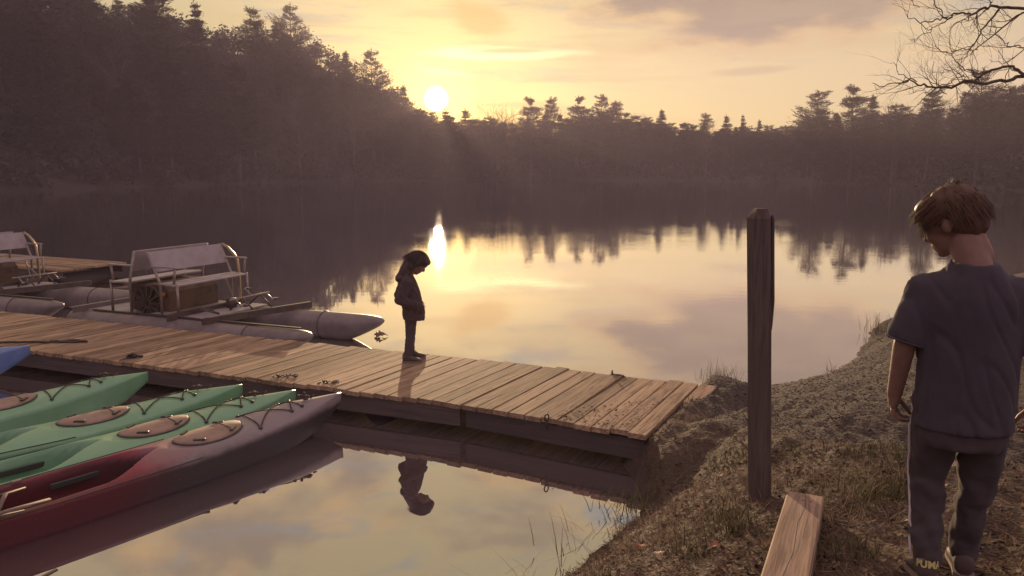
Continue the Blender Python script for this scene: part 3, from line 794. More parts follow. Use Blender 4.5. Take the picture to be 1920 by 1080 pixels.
def make_kayak(mat, seat=False):
    root = empty("kayak")
    S_ = list(np.linspace(.0, .3, 7)) + list(np.linspace(.36, 3.7, 130)) + list(np.linspace(3.76, 4.0, 5))
    U = list(np.linspace(-1, 1, 53)); rings = []
    for s in S_:
        w = max(kw(s), .012); g, k = kg(s), min(kk(s), kg(s) - .03)
        r = [Vector((-s, u * w, kdeck(s, u))) for u in U]
        for (fu, fz) in ((1.01, .90), (.985, .6), (.90, .3), (.6, .07), (.0, 0), (-.6, .07), (-.90, .3), (-.985, .6), (-1.01, .90)):
            r.append(Vector((-s, fu * w, k + (g - k) * fz)))
        rings.append(r)
    MB().rings(rings).build("hull", mat, root, True)
    # hatch
    h = MB(); rr = []
    hz = lambda a, q: kdeck(1.33 - .27 * q * math.cos(a), .155 * q * math.sin(a) / kw(1.33))
    for q, dz in ((1.0, -.01), (1.0, .014), (.95, .022), (.6, .027), (.2, .029)):
        rr.append([Vector((-1.33 + .28 * q * math.cos(a), .16 * q * math.sin(a), hz(a, q) + dz)) for a in np.linspace(0, 2 * math.pi, 28, endpoint=False)])
    hc = h.rings(rr).build("hatch_cover", HATCH, root, True)
    rim = MB(); rim.tube([(-1.33 + .285 * math.cos(a), .165 * math.sin(a), hz(a, 1.0) + .004) for a in np.linspace(0, 6.2832, 29)], .008, 5, cap=False); rim.build("hatch_rim", RIM, hc, True)
    for (a, q) in ((.9, .86), (2.2, .86), (-.9, .86), (-2.2, .86)):
        x, y = -1.33 + .28 * q * math.cos(a), .16 * q * math.sin(a)
        MB().box((x, y, hz(a, q) + .03), (.09, .028, .016), Matrix.Rotation(a + 1.57, 3, 'Z'), bev=.004).build("latch", RIM, hc)
    MB().box((-1.20, 0, hz(0, .4) + .031), (.008, .22, .006)).build("hatch_strap", RIM, hc)
    # bungee cord and its eyelets over the foredeck
    pts = []
    for i, (s, u) in enumerate(((.50, .6), (.62, -.62), (.95, .78), (.98, -.76), (.60, .62), (.50, -.6))):
        pts.append((s, u))
    bc = MB()
    for (s0, u0), (s1, u1) in zip(pts[:-1], pts[1:]):
        bc.tube([(-(s0 + (s1 - s0) * q), (u0 + (u1 - u0) * q) * kw(s0 + (s1 - s0) * q), kdeck(s0 + (s1 - s0) * q, u0 + (u1 - u0) * q) + .010) for q in np.linspace(0, 1, 7)], .0055, 5)
    bc.build("bungee_cord", CORD, root, True)
    for s, u in pts:
        MB().ball((-s, u * kw(s), kdeck(s, u) + .008), (.018, .018, .014), seg=8, rg=5).build("eyelet", RIM, root, True)
    tg = MB()
    for j in range(7): tg.ball((-.43 - rng.gauss(0, .03), rng.gauss(0, .022), kdeck(.43, 0) + .02 + abs(rng.gauss(0, .012))), (rng.uniform(.015, .03), .014, .013), Matrix.Rotation(rng.uniform(0, 3), 3, 'Z'), 7, 5)
    tg.tube([(-.36, -.03, kdeck(.36, 0) + .01), (-.30, .0, kdeck(.3, 0) + .03), (-.37, .04, kdeck(.36, 0) + .01)], .006, 5)
    tg.build("carry_handle", CORD, root, True)
    for sgn in (-1, 1):
        st = MB(); st.tube([(-s, sgn * kw(s) * .985, kdeck(s, .985) + .006) for s in np.linspace(1.55, 3.55, 24)], .0042, 5); st.build("gunwale_trim", RIM, root, True)
        MB().box((-2.22, sgn * kw(2.2) * .63, .155), (.42, .02, .045), bev=.005).build("foot_brace_track", RIM, root)
    MB().box((-2.75, 0, .055), (.16, .30, .02), bev=.006).build("footwell_rib", mat, root)
    # seat with a strap back
    sm_ = MB(); rr = []
    for i, x in enumerate(np.linspace(-3.0, -3.38, 8)):
        q = i / 7; rr.append([Vector((x, y * .2, .075 + .03 * abs(y) ** 2 + .02 * q + dz)) for y, dz in ((-1, 0), (-.5, 0), (0, 0), (.5, 0), (1, 0), (1, .02), (.5, .02), (0, .02), (-.5, .02), (-1, .02))])
    sm_.rings(rr); sm_.build("seat", RIM, root, True)
    bk = MB(); rr = []
    for i, z in enumerate(np.linspace(.10, .36, 6)):
        rr.append([Vector((-3.40 - .05 * (z - .1) / .26 - .05 * (1 - abs(y)) + dx, y * .2, z + .03 * (1 - y * y) * (i == 5))) for y, dx in ((-1, 0), (-.5, 0), (0, 0), (.5, 0), (1, 0), (1, -.02), (.5, -.02), (0, -.02), (-.5, -.02), (-1, -.02))])
    bk.rings(rr); bk.build("seat_back", RIM if not seat else STRAP, root, True)
    for sgn in (-1, 1):
        MB().tube([(-3.40, sgn * .19, .28), (-3.1, sgn * .23, .26), (-2.75, sgn * kw(2.75) * .9, kdeck(2.75, .9) + .01)], .012, 6, flat=.4).build("seat_strap", STRAP, root, True)
    if seat:
        p = MB().tube([(-2.9, -.25, .27), (-2.78, -.05, .30), (-2.62, .1, .24), (-2.9, .2, .2)], .016, 6, flat=.5).tube([(-3.05, -.28, .27), (-2.85, -.30, .285), (-2.6, -.26, .26)], .02, 6, flat=.5)
        p.build("loose_strap", STRAP, root, True)
        MB().box((-2.62, .24, .25), (.06, .03, .015), bev=.004).build("buckle", GALV, root)
    return root
def place(k, x, y, deg, z, label, pitch=0.0, roll=0.0):
    k.location = (x, y, z); k.rotation_euler = (R(roll), R(pitch), R(deg))
    tag(k, label, "kayak", "kayaks nosed up to the dock")
k3 = make_kayak(K_GREEN)
place(k3, -2.06, 7.12, 48.5, -.03, "mint green kayak with tan hatch, beside the white-bowed red kayak")
k2 = copy_tree(k3); place(k2, -2.64, 7.34, 44, -.04, "mint green kayak between two other mint green kayaks", 0, -1)
k1 = copy_tree(k3); place(k1, -3.80, 7.84, 50, -.045, "mint green kayak farthest from the red one, mostly cut off by the frame")
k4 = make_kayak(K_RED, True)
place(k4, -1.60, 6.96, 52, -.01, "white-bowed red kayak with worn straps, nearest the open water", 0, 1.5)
k5 = copy_tree(k3)
for ch in k5.children:
    if ch.name.startswith("hull") or ch.name.startswith("footwell"): ch.data = ch.data.copy(); ch.data.materials[0] = K_BLUE
place(k5, -5.50, 8.62, 42, .06, "blue kayak tip poking in beside the dock's edge")
k5.name = "kayak"

# ------------------------------------------------------------------ post and timber on the bank
def build_post():
    root = empty("wooden_post", (1.335, 3.92, land1(1.335, 3.92) - .25), label="upright square wooden post with a splintered edge on the bank", cat="post")
    w, h = .044, 1.79
    lean = -.052
    vs = []; L = 7
    zs = [0, .3, .7, 1.1, 1.5, h - .05, h]
    for i, z in enumerate(zs):
        k = 1.0 if i < 6 else .62
        j = lambda: rng.gauss(0, .0012)
        for (sx, sy) in ((-1, -1), (-.86, -1.06), (.86, -1.06), (1, -1), (1.05, -.86), (1.05, .86), (1, 1), (-1, 1)):
            vs.append((sx * w * k + lean * z + (.006 if i == 6 else 0) + j(), sy * w * k + j(), z))
    fs = [(i * 8 + q, i * 8 + (q + 1) % 8, (i + 1) * 8 + (q + 1) % 8, (i + 1) * 8 + q) for i in range(L - 1) for q in range(8)] + [tuple(range(8))[::-1], tuple(range(48, 56))]
    o = mesh_obj("shaft", vs, fs, TIMBER_V, root)
    # the strip peeling from the right side: ends in a point
    sp = MB(); z0, z1 = 1.22, 1.76
    a = [(w + .003, -.05), (w + .016, -.048), (w + .016, .04), (w + .003, .045)]
    top = [Vector((x + lean * z1, y, z1 - .02 * k)) for k, (x, y) in enumerate(a)]
    mid = [Vector((x + lean * 1.32, y, 1.32)) for x, y in a]
    low = [Vector((w + .004 + lean * 1.22 + .004 + dx, -.02 + dy, 1.20 - dz)) for dx, dy, dz in ((0, -.01, 0), (.006, -.01, .03), (.006, .01, .03), (0, .01, 0))]
    sp.rings([low, mid, top]); sp.build("splinter", TIMBER_V, root)
    root.rotation_euler = (0, 0, R(8))
def vwood(name, *c):
    m = wood_mat(name, *c)
    for nd in m.node_tree.nodes:
        if nd.type == 'MAPPING': v = nd.inputs['Scale'].default_value; nd.inputs['Scale'].default_value = (v[1], v[1], v[0])
    return m
TIMBER_V = vwood("post_timber", (.075, .056, .053), (.095, .072, .067), (.12, .09, .082))
build_post()
def build_beam():
    a, b = Vector((1.40, 3.50)), Vector((.962, 2.55)); c = (a + b) / 2; d = a - b; L = d.length
    za, zb = land1(*a) + .07, land1(*b) + .07
    o = MB().box((0, 0, 0), (L, .165, .09), bev=.007).build("timber_beam", wood_mat("sawn_beam", (.20, .135, .10), (.34, .235, .17), (.40, .275, .20)))
    o.location = (c.x, c.y, (za + zb) / 2); o.rotation_euler = (0, -math.atan2(za - zb, L), math.atan2(d.y, d.x))
    tag(o, "squared cracked timber lying on the ground by the post's foot", "timber")
    # checks and nail holes
    m = MB()
    for pts, w in (([(L / 2 - .02, .0), (L / 2 - .2, -.012), (L / 2 - .42, .004), (L / 2 - .75, -.006), (L / 2 - 1.0, .01)], .0025), ([(L / 2 - .05, .022), (L / 2 - .25, .03), (L / 2 - .4, .024)], .0018), ([(L / 2 - .35, -.03), (L / 2 - .6, -.028)], .0016)):
        m.tube([(x, y, .0452) for x, y in pts], [w] * len(pts), 4, flat=.25)
    m.build("crack", BLACK, o)
    for x, y in ((L / 2 - .11, .005), (L / 2 - .112, -.03)): MB().ball((x, y, .0452), (.008, .006, .002), seg=8, rg=4).build("nail_hole", BLACK, o)
build_beam()

# ------------------------------------------------------------------ the two children
def remesh(mb, voxel, smooth_it=4, smooth_f=.5, wrinkle=None):
    """melt overlapping closed shapes into one continuous surface; returns verts, faces"""
    me = bpy.data.meshes.new("melt"); me.from_pydata([tuple(v) for v in mb.v], [], mb.f); me.update()
    o = bpy.data.objects.new("melt", me); col.objects.link(o)
    m = o.modifiers.new("r", 'REMESH'); m.mode = 'VOXEL'; m.voxel_size = voxel
    s = o.modifiers.new("s", 'SMOOTH'); s.factor = smooth_f; s.iterations = smooth_it
    dg = bpy.context.evaluated_depsgraph_get(); e = o.evaluated_get(dg); d = bpy.data.meshes.new_from_object(e)
    vs = [v.co.copy() for v in d.vertices]
    if wrinkle:
        nn = [v.normal.copy() for v in d.vertices]
        vs = [v + n * wrinkle(v, n) for v, n in zip(vs, nn)]
    fs = [tuple(p.vertices) for p in d.polygons]
    bpy.data.objects.remove(o); bpy.data.meshes.remove(me); bpy.data.meshes.remove(d)
    return MB().add(vs, fs)
def limb(mb, pts, rad, n=14):
    """tapered limb with rounded ends, finely stepped"""
    P_ = []; Rr = []
    for (a, b, r0, r1) in zip(pts[:-1], pts[1:], rad[:-1], rad[1:]):
        for q in np.linspace(0, 1, 6, endpoint=False): P_.append(Vector(a).lerp(Vector(b), q)); Rr.append(r0 + (r1 - r0) * q)
    P_.append(Vector(pts[-1])); Rr.append(rad[-1])
    mb.tube(P_, Rr, n)
    mb.ball(pts[0], rad[0], seg=n); mb.ball(pts[-1], rad[-1], seg=n)
    for p, r in zip(pts[1:-1], rad[1:-1]): mb.ball(p, r, seg=n)
    return mb
def loft(mb, rows, n=24, p=2.3):
    """rows: (centre x, centre y, z, half x, half y), rounded-rectangle rings"""
    rr = []
    for cx, cy, z, hx, hy in rows:
        ring = []
        for j in range(n):
            a = 2 * math.pi * j / n; c, s = math.cos(a), math.sin(a)
            ring.append(Vector((cx + hx * math.copysign(abs(c) ** (2 / p), c), cy + hy * math.copysign(abs(s) ** (2 / p), s), z)))
        rr.append(ring)
    return mb.rings(rr)
def frame(F, U):
    F = Vector(F).normalized(); S_ = F.cross(Vector(U)).normalized(); U2 = S_.cross(F)
    return Matrix((S_, F, U2)).transposed()    # columns: side (right), forward, up
def head_blobs(mb, c, M, k=1.0):
    at = lambda x, y, z: Vector(c) + M @ Vector((x * k, y * k, z * k))
    b = lambda p, r: mb.ball(at(*p), tuple(q * k for q in r), M, 16, 12)
    b((0, -.012, .03), (.073, .092, .083)); b((0, .028, .012), (.064, .064, .07))          # cranium, brow
    b((0, .036, -.045), (.052, .056, .06)); b((0, .066, -.088), (.026, .024, .02))         # jaw, chin
    for s in (-1, 1):
        b((s * .034, .064, -.025), (.026, .026, .026)); b((s * .073, -.004, -.008), (.011, .02, .031)); b((s * .031, .079, .016), (.02, .014, .008))   # cheek, ear, brow ridge
    mb.tube([at(0, .088, .008), at(0, .104, -.018), at(0, .108, -.03), at(0, .092, -.036)], [.008 * k, .0105 * k, .012 * k, .007 * k], 8)                # nose
    b((0, .089, -.055), (.02, .010, .0065)); b((0, .087, -.067), (.018, .010, .007))        # lips
    limb(mb, [at(0, -.03, -.04), at(0, -.035, -.14)], [.05 * k, .048 * k])
def face_parts(c, M, root, k=1.0):
    at = lambda x, y, z: Vector(c) + M @ Vector((x * k, y * k, z * k))
    for s in (-1, 1):
        e = MB().ball(at(s * .030, .083, -.002), (.0125 * k, .010 * k, .0095 * k), M, 10, 8).build("eye", EYEW, root, True)
        MB().ball(at(s * .030, .0905, -.004), (.006 * k, .004 * k, .006 * k), M, 8, 6).build("iris", BLACK, e, True)
def hand(mb, wrist, d, out, palm_n, k=1.0, curl=.7):
    """palm and five fingers; d points down the hand, out towards the thumb, palm_n out of the palm"""
    d, out, pn = Vector(d).normalized(), Vector(out).normalized(), Vector(palm_n).normalized()
    w = Vector(wrist); M = Matrix((out, pn, d)).transposed()
    palm = MB().ball(w + d * .042 * k, (.034 * k, .014 * k, .046 * k), M, 12, 8)
    mb.add(palm.v, palm.f)
    for i, (o_, L) in enumerate(((.027, .060), (.0095, .068), (-.0085, .063), (-.0255, .050))):
        p = w + d * (.072 - .004 * abs(i - 1)) * k + out * o_ * k; a = d.copy(); pts = [p - d * .012 * k, p]; 
        for j, sg in enumerate((.45, .32, .23)):
            ang = curl * (.55 + .45 * j); a = (math.cos(ang) * d + math.sin(ang) * pn) if j < 2 else (math.cos(ang * 1.25) * d + math.sin(ang * 1.25) * pn)
            pts.append(pts[-1] + a.normalized() * L * sg * k)
        mb.tube(pts, [.0085 * k, .0088 * k, .0080 * k, .0072 * k, .0055 * k], 8); mb.ball(pts[-1], .0055 * k, seg=8, rg=6)
    p = w + d * .022 * k + out * .026 * k
    t = [p - out * .012 * k, p + (out * .55 + d * .6 + pn * .45) * .03 * k, p + (out * .5 + d * 1.05 + pn * .75) * .045 * k, p + (out * .38 + d * 1.45 + pn * 1.0) * .05 * k]
    mb.tube(t, [.0115 * k, .0105 * k, .009 * k, .006 * k], 8); mb.ball(t[-1], .006 * k, seg=8, rg=6)

SKIN = simple_mat("skin", (.27, .155, .115), (.23, .128, .096), 20, .55, .35, **{'Subsurface Weight': .08, 'Subsurface Radius': (.02, .008, .004)})
EYEW = simple_mat("eye_white", (.5, .46, .44), None, rough=.2)
def cloth_mat(name, c1, c2, sc=5):
    return simple_mat(name, c1, c2, sc, .95, .1, bump_s=.25, bump_scale=140, bump_d=.002, **{'Sheen Weight': .08})
NAVY = cloth_mat("navy_cotton", (.085, .072, .086), (.072, .061, .073))
PANTS = cloth_mat("dark_track_fabric", (.085, .066, .07), (.07, .055, .059))
JACKET = cloth_mat("dark_jacket", (.09, .06, .062), (.075, .052, .054))
LEGG = cloth_mat("grey_leggings", (.10, .077, .079), (.082, .064, .066))
def hair_mat(name, cols):
    m, t = new_mat(name); rpi = t.n('ShaderNodeNewGeometry').outputs['Random Per Island']
    principled(t, t.mix(rpi, cols[0], cols[1]), .55, .3); return m
HAIR = hair_mat("brown_hair", ((.06, .034, .027), (.20, .10, .062)))
HAIR_D = simple_mat("dark_hair", (.085, .055, .05), (.065, .043, .04), 60, .5, .3, stretch=(1, 1, .2))
SHOE = simple_mat("dark_sneaker", (.12, .085, .078), (.095, .068, .062), 12, .7, .3, bump_s=.2, bump_scale=60)
SOLE = simple_mat("shoe_sole", (.22, .17, .15), None, rough=.7)
PIPING = simple_mat("white_piping", (.62, .56, .55), None, rough=.7)
LETTER = simple_mat("yellow_lettering", (.62, .56, .22), None, rough=.6)

def strands(mb, c, M, k, rows, rnd, r=.0035):
    """hair locks: start direction (side, fwd, up) on the scalp, flow direction, length"""
    at = lambda v: Vector(c) + M @ (Vector(v) * k)
    for st, fl, ln in rows:
        st = Vector(st); p = Vector((st.x * .079, -.012 + st.y * .100, .032 + st.z * .091)); d = Vector(fl).normalized(); pts = [p * .95]
        off = rnd.uniform(.985, 1.075)
        for i in range(6):
            d2 = (d + Vector((rnd.gauss(0, .12), rnd.gauss(0, .12), rnd.gauss(0, .10) - .10 * i * .25))).normalized()
            q = pts[-1] + d2 * ln / 6
            e = Vector((q.x / .082, (q.y + .012) / .103, (q.z - .032) / .094))
            if e.length < 1.0 and q.z > -.04:
                e.normalize(); q = Vector((e.x * .083 * off, e.y * .104 * off - .012, e.z * .095 * off + .032))
            pts.append(q)
        rr = r * rnd.uniform(.7, 1.5)
        mb.tube([at(p) for p in pts], [rr * k * f for f in (.9, 1.3, 1.3, 1.1, .9, .6, .15)], 4, cap=False, flat=.6)

def shoe(root, heel, toe_dir, L, ground_z, pitch=0.0, mat=None, letters=False, tall=1.0):
    d = Vector((toe_dir[0], toe_dir[1], 0)).normalized(); s = Vector((d.y, -d.x, 0))
    M = Matrix((d, s, Vector((0, 0, 1)))).transposed() @ Matrix.Rotation(pitch, 3, 'Y')
    at = lambda x, y, z: Vector(heel) + M @ Vector((x * L, y * L, z * L * tall)) + Vector((0, 0, ground_z))
    up = MB(); rr = []
    for x, w, h, zb in ((.0, .10, .34, .06), (.03, .145, .40, .05), (.12, .16, .44, .05), (.25, .155, .43, .05), (.38, .16, .36, .05), (.5, .175, .28, .05), (.65, .19, .22, .05), (.8, .185, .19, .05), (.92, .14, .155, .05), (.985, .07, .12, .06)):
        rr.append([at(x, w * math.cos(a), zb + (h - zb) / 2 + (h - zb) / 2 * math.copysign(abs(math.sin(a)) ** .8, math.sin(a))) for a in np.linspace(0, 2 * math.pi, 16, endpoint=False)])
    u = up.rings(rr).build("shoe", mat or SHOE, root, True)
    so_ = MB(); rr = []
    for z in (0.0, .03, .075):
        rr.append([at(x, y, z) for x, y in [(-.02, -.07), (-.02, .07), (.06, .16), (.3, .15), (.5, .17), (.68, .20), (.85, .19), (.96, .11), (1.01, 0), (.96, -.11), (.85, -.19), (.68, -.2), (.5, -.17), (.3, -.15), (.06, -.16)]])
    so_.rings(rr).build("sole", SOLE, u)
    la = MB()
    for x in (.36, .44, .52): la.tube([at(x, -.09, .38 - (x - .36) * .75), at(x + .01, 0, .415 - (x - .36) * .75), at(x, .09, .38 - (x - .36) * .75)], .006 * L * 2, 5)
    la.build("laces", PIPING if letters else LEGG, u, True)
    if letters:
        cu = bpy.data.curves.new("lettering", 'FONT'); cu.body = "PUMA"; cu.size = .052; cu.extrude = .0012; cu.align_x = 'CENTER'; cu.offset = .0022; cu.space_character = 1.08
        t = bpy.data.objects.new("lettering", cu); col.objects.link(t)
        me = bpy.data.meshes.new_from_object(t.evaluated_get(bpy.context.evaluated_depsgraph_get())); bpy.data.objects.remove(t)
        me.materials.clear(); me.materials.append(LETTER)
        for v in me.vertices:      # wrap the word round the heel counter
            th = v.co.x / (.118 * L * 2.2)
            v.co = M @ Vector((L * .062 - math.cos(th) * L * .125 - v.co.z, math.sin(-th) * -L * .165, L * .27 + v.co.y * .62)) + Vector(heel) + Vector((0, 0, ground_z))
        o = bpy.data.objects.new("lettering", me); col.objects.link(o); o.parent = u
    return u

def fold(ax, ay, az, amp, sc):
    def f(v, n):
        p = Vector((v.x * ax + v.z * .25, v.y * ay, v.z * az + v.x * .2)) * sc
        a = mnoise.noise(p); b = mnoise.noise(p * 1.7 + Vector((5, 3, 1))); c = mnoise.noise(p * 3.4)
        return amp * (.55 * a - .9 * max(0, .22 - abs(b)) / .22 * .55 + .22 * c)
    return f

def build_boy():
    gx, gy = 1.522, 2.52; gz = BOY_Z
    root = empty("person", (gx, gy, gz), R(-19), label="boy in navy t-shirt and dark track pants walking away, looking down", cat="person")
    hc = Vector((-.066, .062, 1.268)); M = frame((-.76, .48, -.42), (-.18, .05, 1))
    b = MB()
    head_blobs(b, hc, M, .95)
    limb(b, [(-.03, .02, 1.20), (0, -.005, 1.11)], [.052, .056])
    loft(b, [(0, 0, .64, .12, .08), (0, 0, .72, .122, .078), (0, 0, .85, .118, .072), (0, 0, 1.0, .128, .072), (0, 0, 1.04, .105, .06), (0, 0, 1.11, .06, .05)])
    la = [(-.142, 0, 1.045), (-.193, -.005, .85), (-.205, .045, .665)]; ra = [(.145, 0, 1.045), (.205, .0, .85), (.235, .05, .665)]
    for a in (la, ra):
        limb(b, [Vector(a[0]).lerp(Vector(a[1]), .12)] + list(a[1:]), [.042, .037, .026]); w = Vector(a[2]); b.ball(w + Vector((0, .003, -.02)), (.021, .030, .038), seg=14, rg=10)
    LL = [(-.075, 0, .66), (-.08, .06, .38), (-.078, -.035, .115)]; RL = [(.075, 0, .66), (.075, .06, .37), (.07, .14, .07)]
    for a in (LL, RL): limb(b, a, [.06, .04, .03])
    body = remesh(b, .007, 3)
    # hands: backs out, fingers loosely curled, thumbs forward
    hand(body, la[2], (.05, .12, -1), (.25, .95, .1), (.95, -.25, .1), .92, .95)
    hand(body, ra[2], (-.05, .12, -1), (-.25, .95, .1), (-.95, -.25, .1), .92, .95)
    body.build("body", SKIN, root, True)
    face_parts(hc, M, root, .95)
    # t-shirt
    s = MB()
    loft(s, [(0, 0, .575, .152, .112), (0, 0, .60, .154, .114), (0, 0, .74, .151, .108), (0, 0, .9, .154, .105), (0, 0, .98, .162, .104), (0, -.002, 1.03, .158, .097), (0, -.004, 1.075, .128, .084), (-.003, -.004, 1.11, .095, .073), (-.006, 0, 1.142, .074, .064)], 32, 2.2)
    for a, sg in ((la, -1), (ra, 1)):
        A, B_ = Vector(a[0]), Vector(a[1]); e = A.lerp(B_, .93)
        s.tube([A + Vector((-sg * .05, 0, .012)), A + Vector((sg * .008, 0, .0)), A.lerp(B_, .3), A.lerp(B_, .6), e], [.054, .058, .062, .065, .068], 20)
        s.ball(A + Vector((-sg * .004, 0, .003)), (.062, .06, .055), seg=16, rg=12)
    s = remesh(s, .007, 5, .5, fold(1, .9, .38, .013, 9))
    sh = s.build("t_shirt", NAVY, root, True)
    for a, sg in ((la, -1), (ra, 1)):
        A, B_ = Vector(a[0]), Vector(a[1]); e = A.lerp(B_, .91); ax = (B_ - A).normalized(); u1 = ax.cross(Vector((0, 1, 0))).normalized(); u2 = ax.cross(u1)
        MB().tube([e + (u1 * math.cos(w) + u2 * math.sin(w)) * .0675 for w in np.linspace(0, 6.283, 25)], .0032, 5, cap=False).build("sleeve_hem", NAVY, sh, True)
    MB().tube([(-.008 + .068 * math.cos(a), .0 + .058 * math.sin(a), 1.134 + .010 * math.sin(a)) for a in np.linspace(0, 6.283, 25)], .006, 6, cap=False).build("collar", NAVY, sh, True)
    # track pants
    p = MB()
    loft(p, [(0, 0, .52, .132, .1), (0, 0, .60, .138, .102), (0, 0, .68, .132, .096), (0, 0, .72, .135, .095)], 28)
    for a, w in ((LL, 1), (RL, 1)):
        limb(p, [a[0], Vector(a[0]).lerp(Vector(a[1]), .5), a[1], Vector(a[1]).lerp(Vector(a[2]), .55), Vector(a[2]) + Vector((0, .0, .005))], [.082, .073, .060, .052, .047], 18)
    p = remesh(p, .008, 4, .5, lambda v, n: (.011 * mnoise.noise(Vector((v.x * 16 + v.z * 6, v.y * 16, v.z * 13))) + .005 * mnoise.noise(Vector((v.x * 30, v.y * 30, v.z * 34 + 3)))) * (1.3 if v.z < .4 else .8))
    pt = p.build("track_pants", PANTS, root, True)
    q = [Vector(LL[0]).lerp(Vector(LL[1]), u / 6) + Vector((-.078 + .011 * u / 6 + rng.gauss(0, .003), -.01, 0)) for u in range(0, 6)] + [Vector(LL[1]).lerp(Vector(LL[2]), u / 9) + Vector((-.064 + .017 * u / 9 + rng.gauss(0, .004), -.012, 0)) for u in range(0, 10)]
    MB().tube(q, .0042, 5).build("white_piping", PIPING, pt, True)
    shoe(root, (-.08, -.095, 0), (-.03, 1, 0), .215, 0.045, .2, SHOE, True)
    shoe(root, (.066, .075, 0), (.08, 1, 0), .215, 0.0, 0, SHOE)
    # hair: cap, then locks sweeping forward over the brow
    rnd = random.Random(4); k = .95
    h = MB(); atk = lambda x, y, z: hc + M @ Vector((x * k, y * k, z * k))
    h.ball(atk(0, -.016, .045), (.086 * k, .103 * k, .088 * k), M, 20, 14)
    h.ball(atk(0, -.05, .0), (.078 * k, .07 * k, .085 * k), M, 18, 12)
    h.ball(atk(0, .045, .068), (.07 * k, .06 * k, .048 * k), M, 16, 10)
    cap = remesh(h, .008, 3, .5, lambda v, n: .006 * mnoise.noise(v * 42))
    rows = []
    for i in range(2600):
        z = rnd.uniform(-.15, 1); a = rnd.uniform(0, 6.283); rr_ = math.sqrt(max(0, 1 - z * z)); st = (rr_ * math.sin(a), rr_ * math.cos(a), z)
        if st[1] > .55 and z < .35: continue
        fwd = st[1] > -.1
        fl = (st[0] * .25 + rnd.gauss(0, .1), .9 if fwd else -.25, -.35 if fwd else -.95)
        rows.append((st, fl, rnd.uniform(.04, .075)))
    for i in range(380):
        a = rnd.uniform(-1.0, 1.0); rows.append(((math.sin(a) * .95, math.cos(a) * .95, rnd.uniform(.2, .55)), (math.sin(a) * .15, .35, -.9), rnd.uniform(.045, .085)))
    for i in range(26):
        rows.append(((rnd.gauss(0, .25), -.35 + rnd.gauss(0, .2), .97), (rnd.gauss(0, .5), rnd.gauss(-.6, .4), .5), rnd.uniform(.02, .04)))
    strands(cap, hc, M, k, rows, rnd, .0013)
    cap.build("hair", HAIR, root, True)
BOY_Z = .905
build_boy()

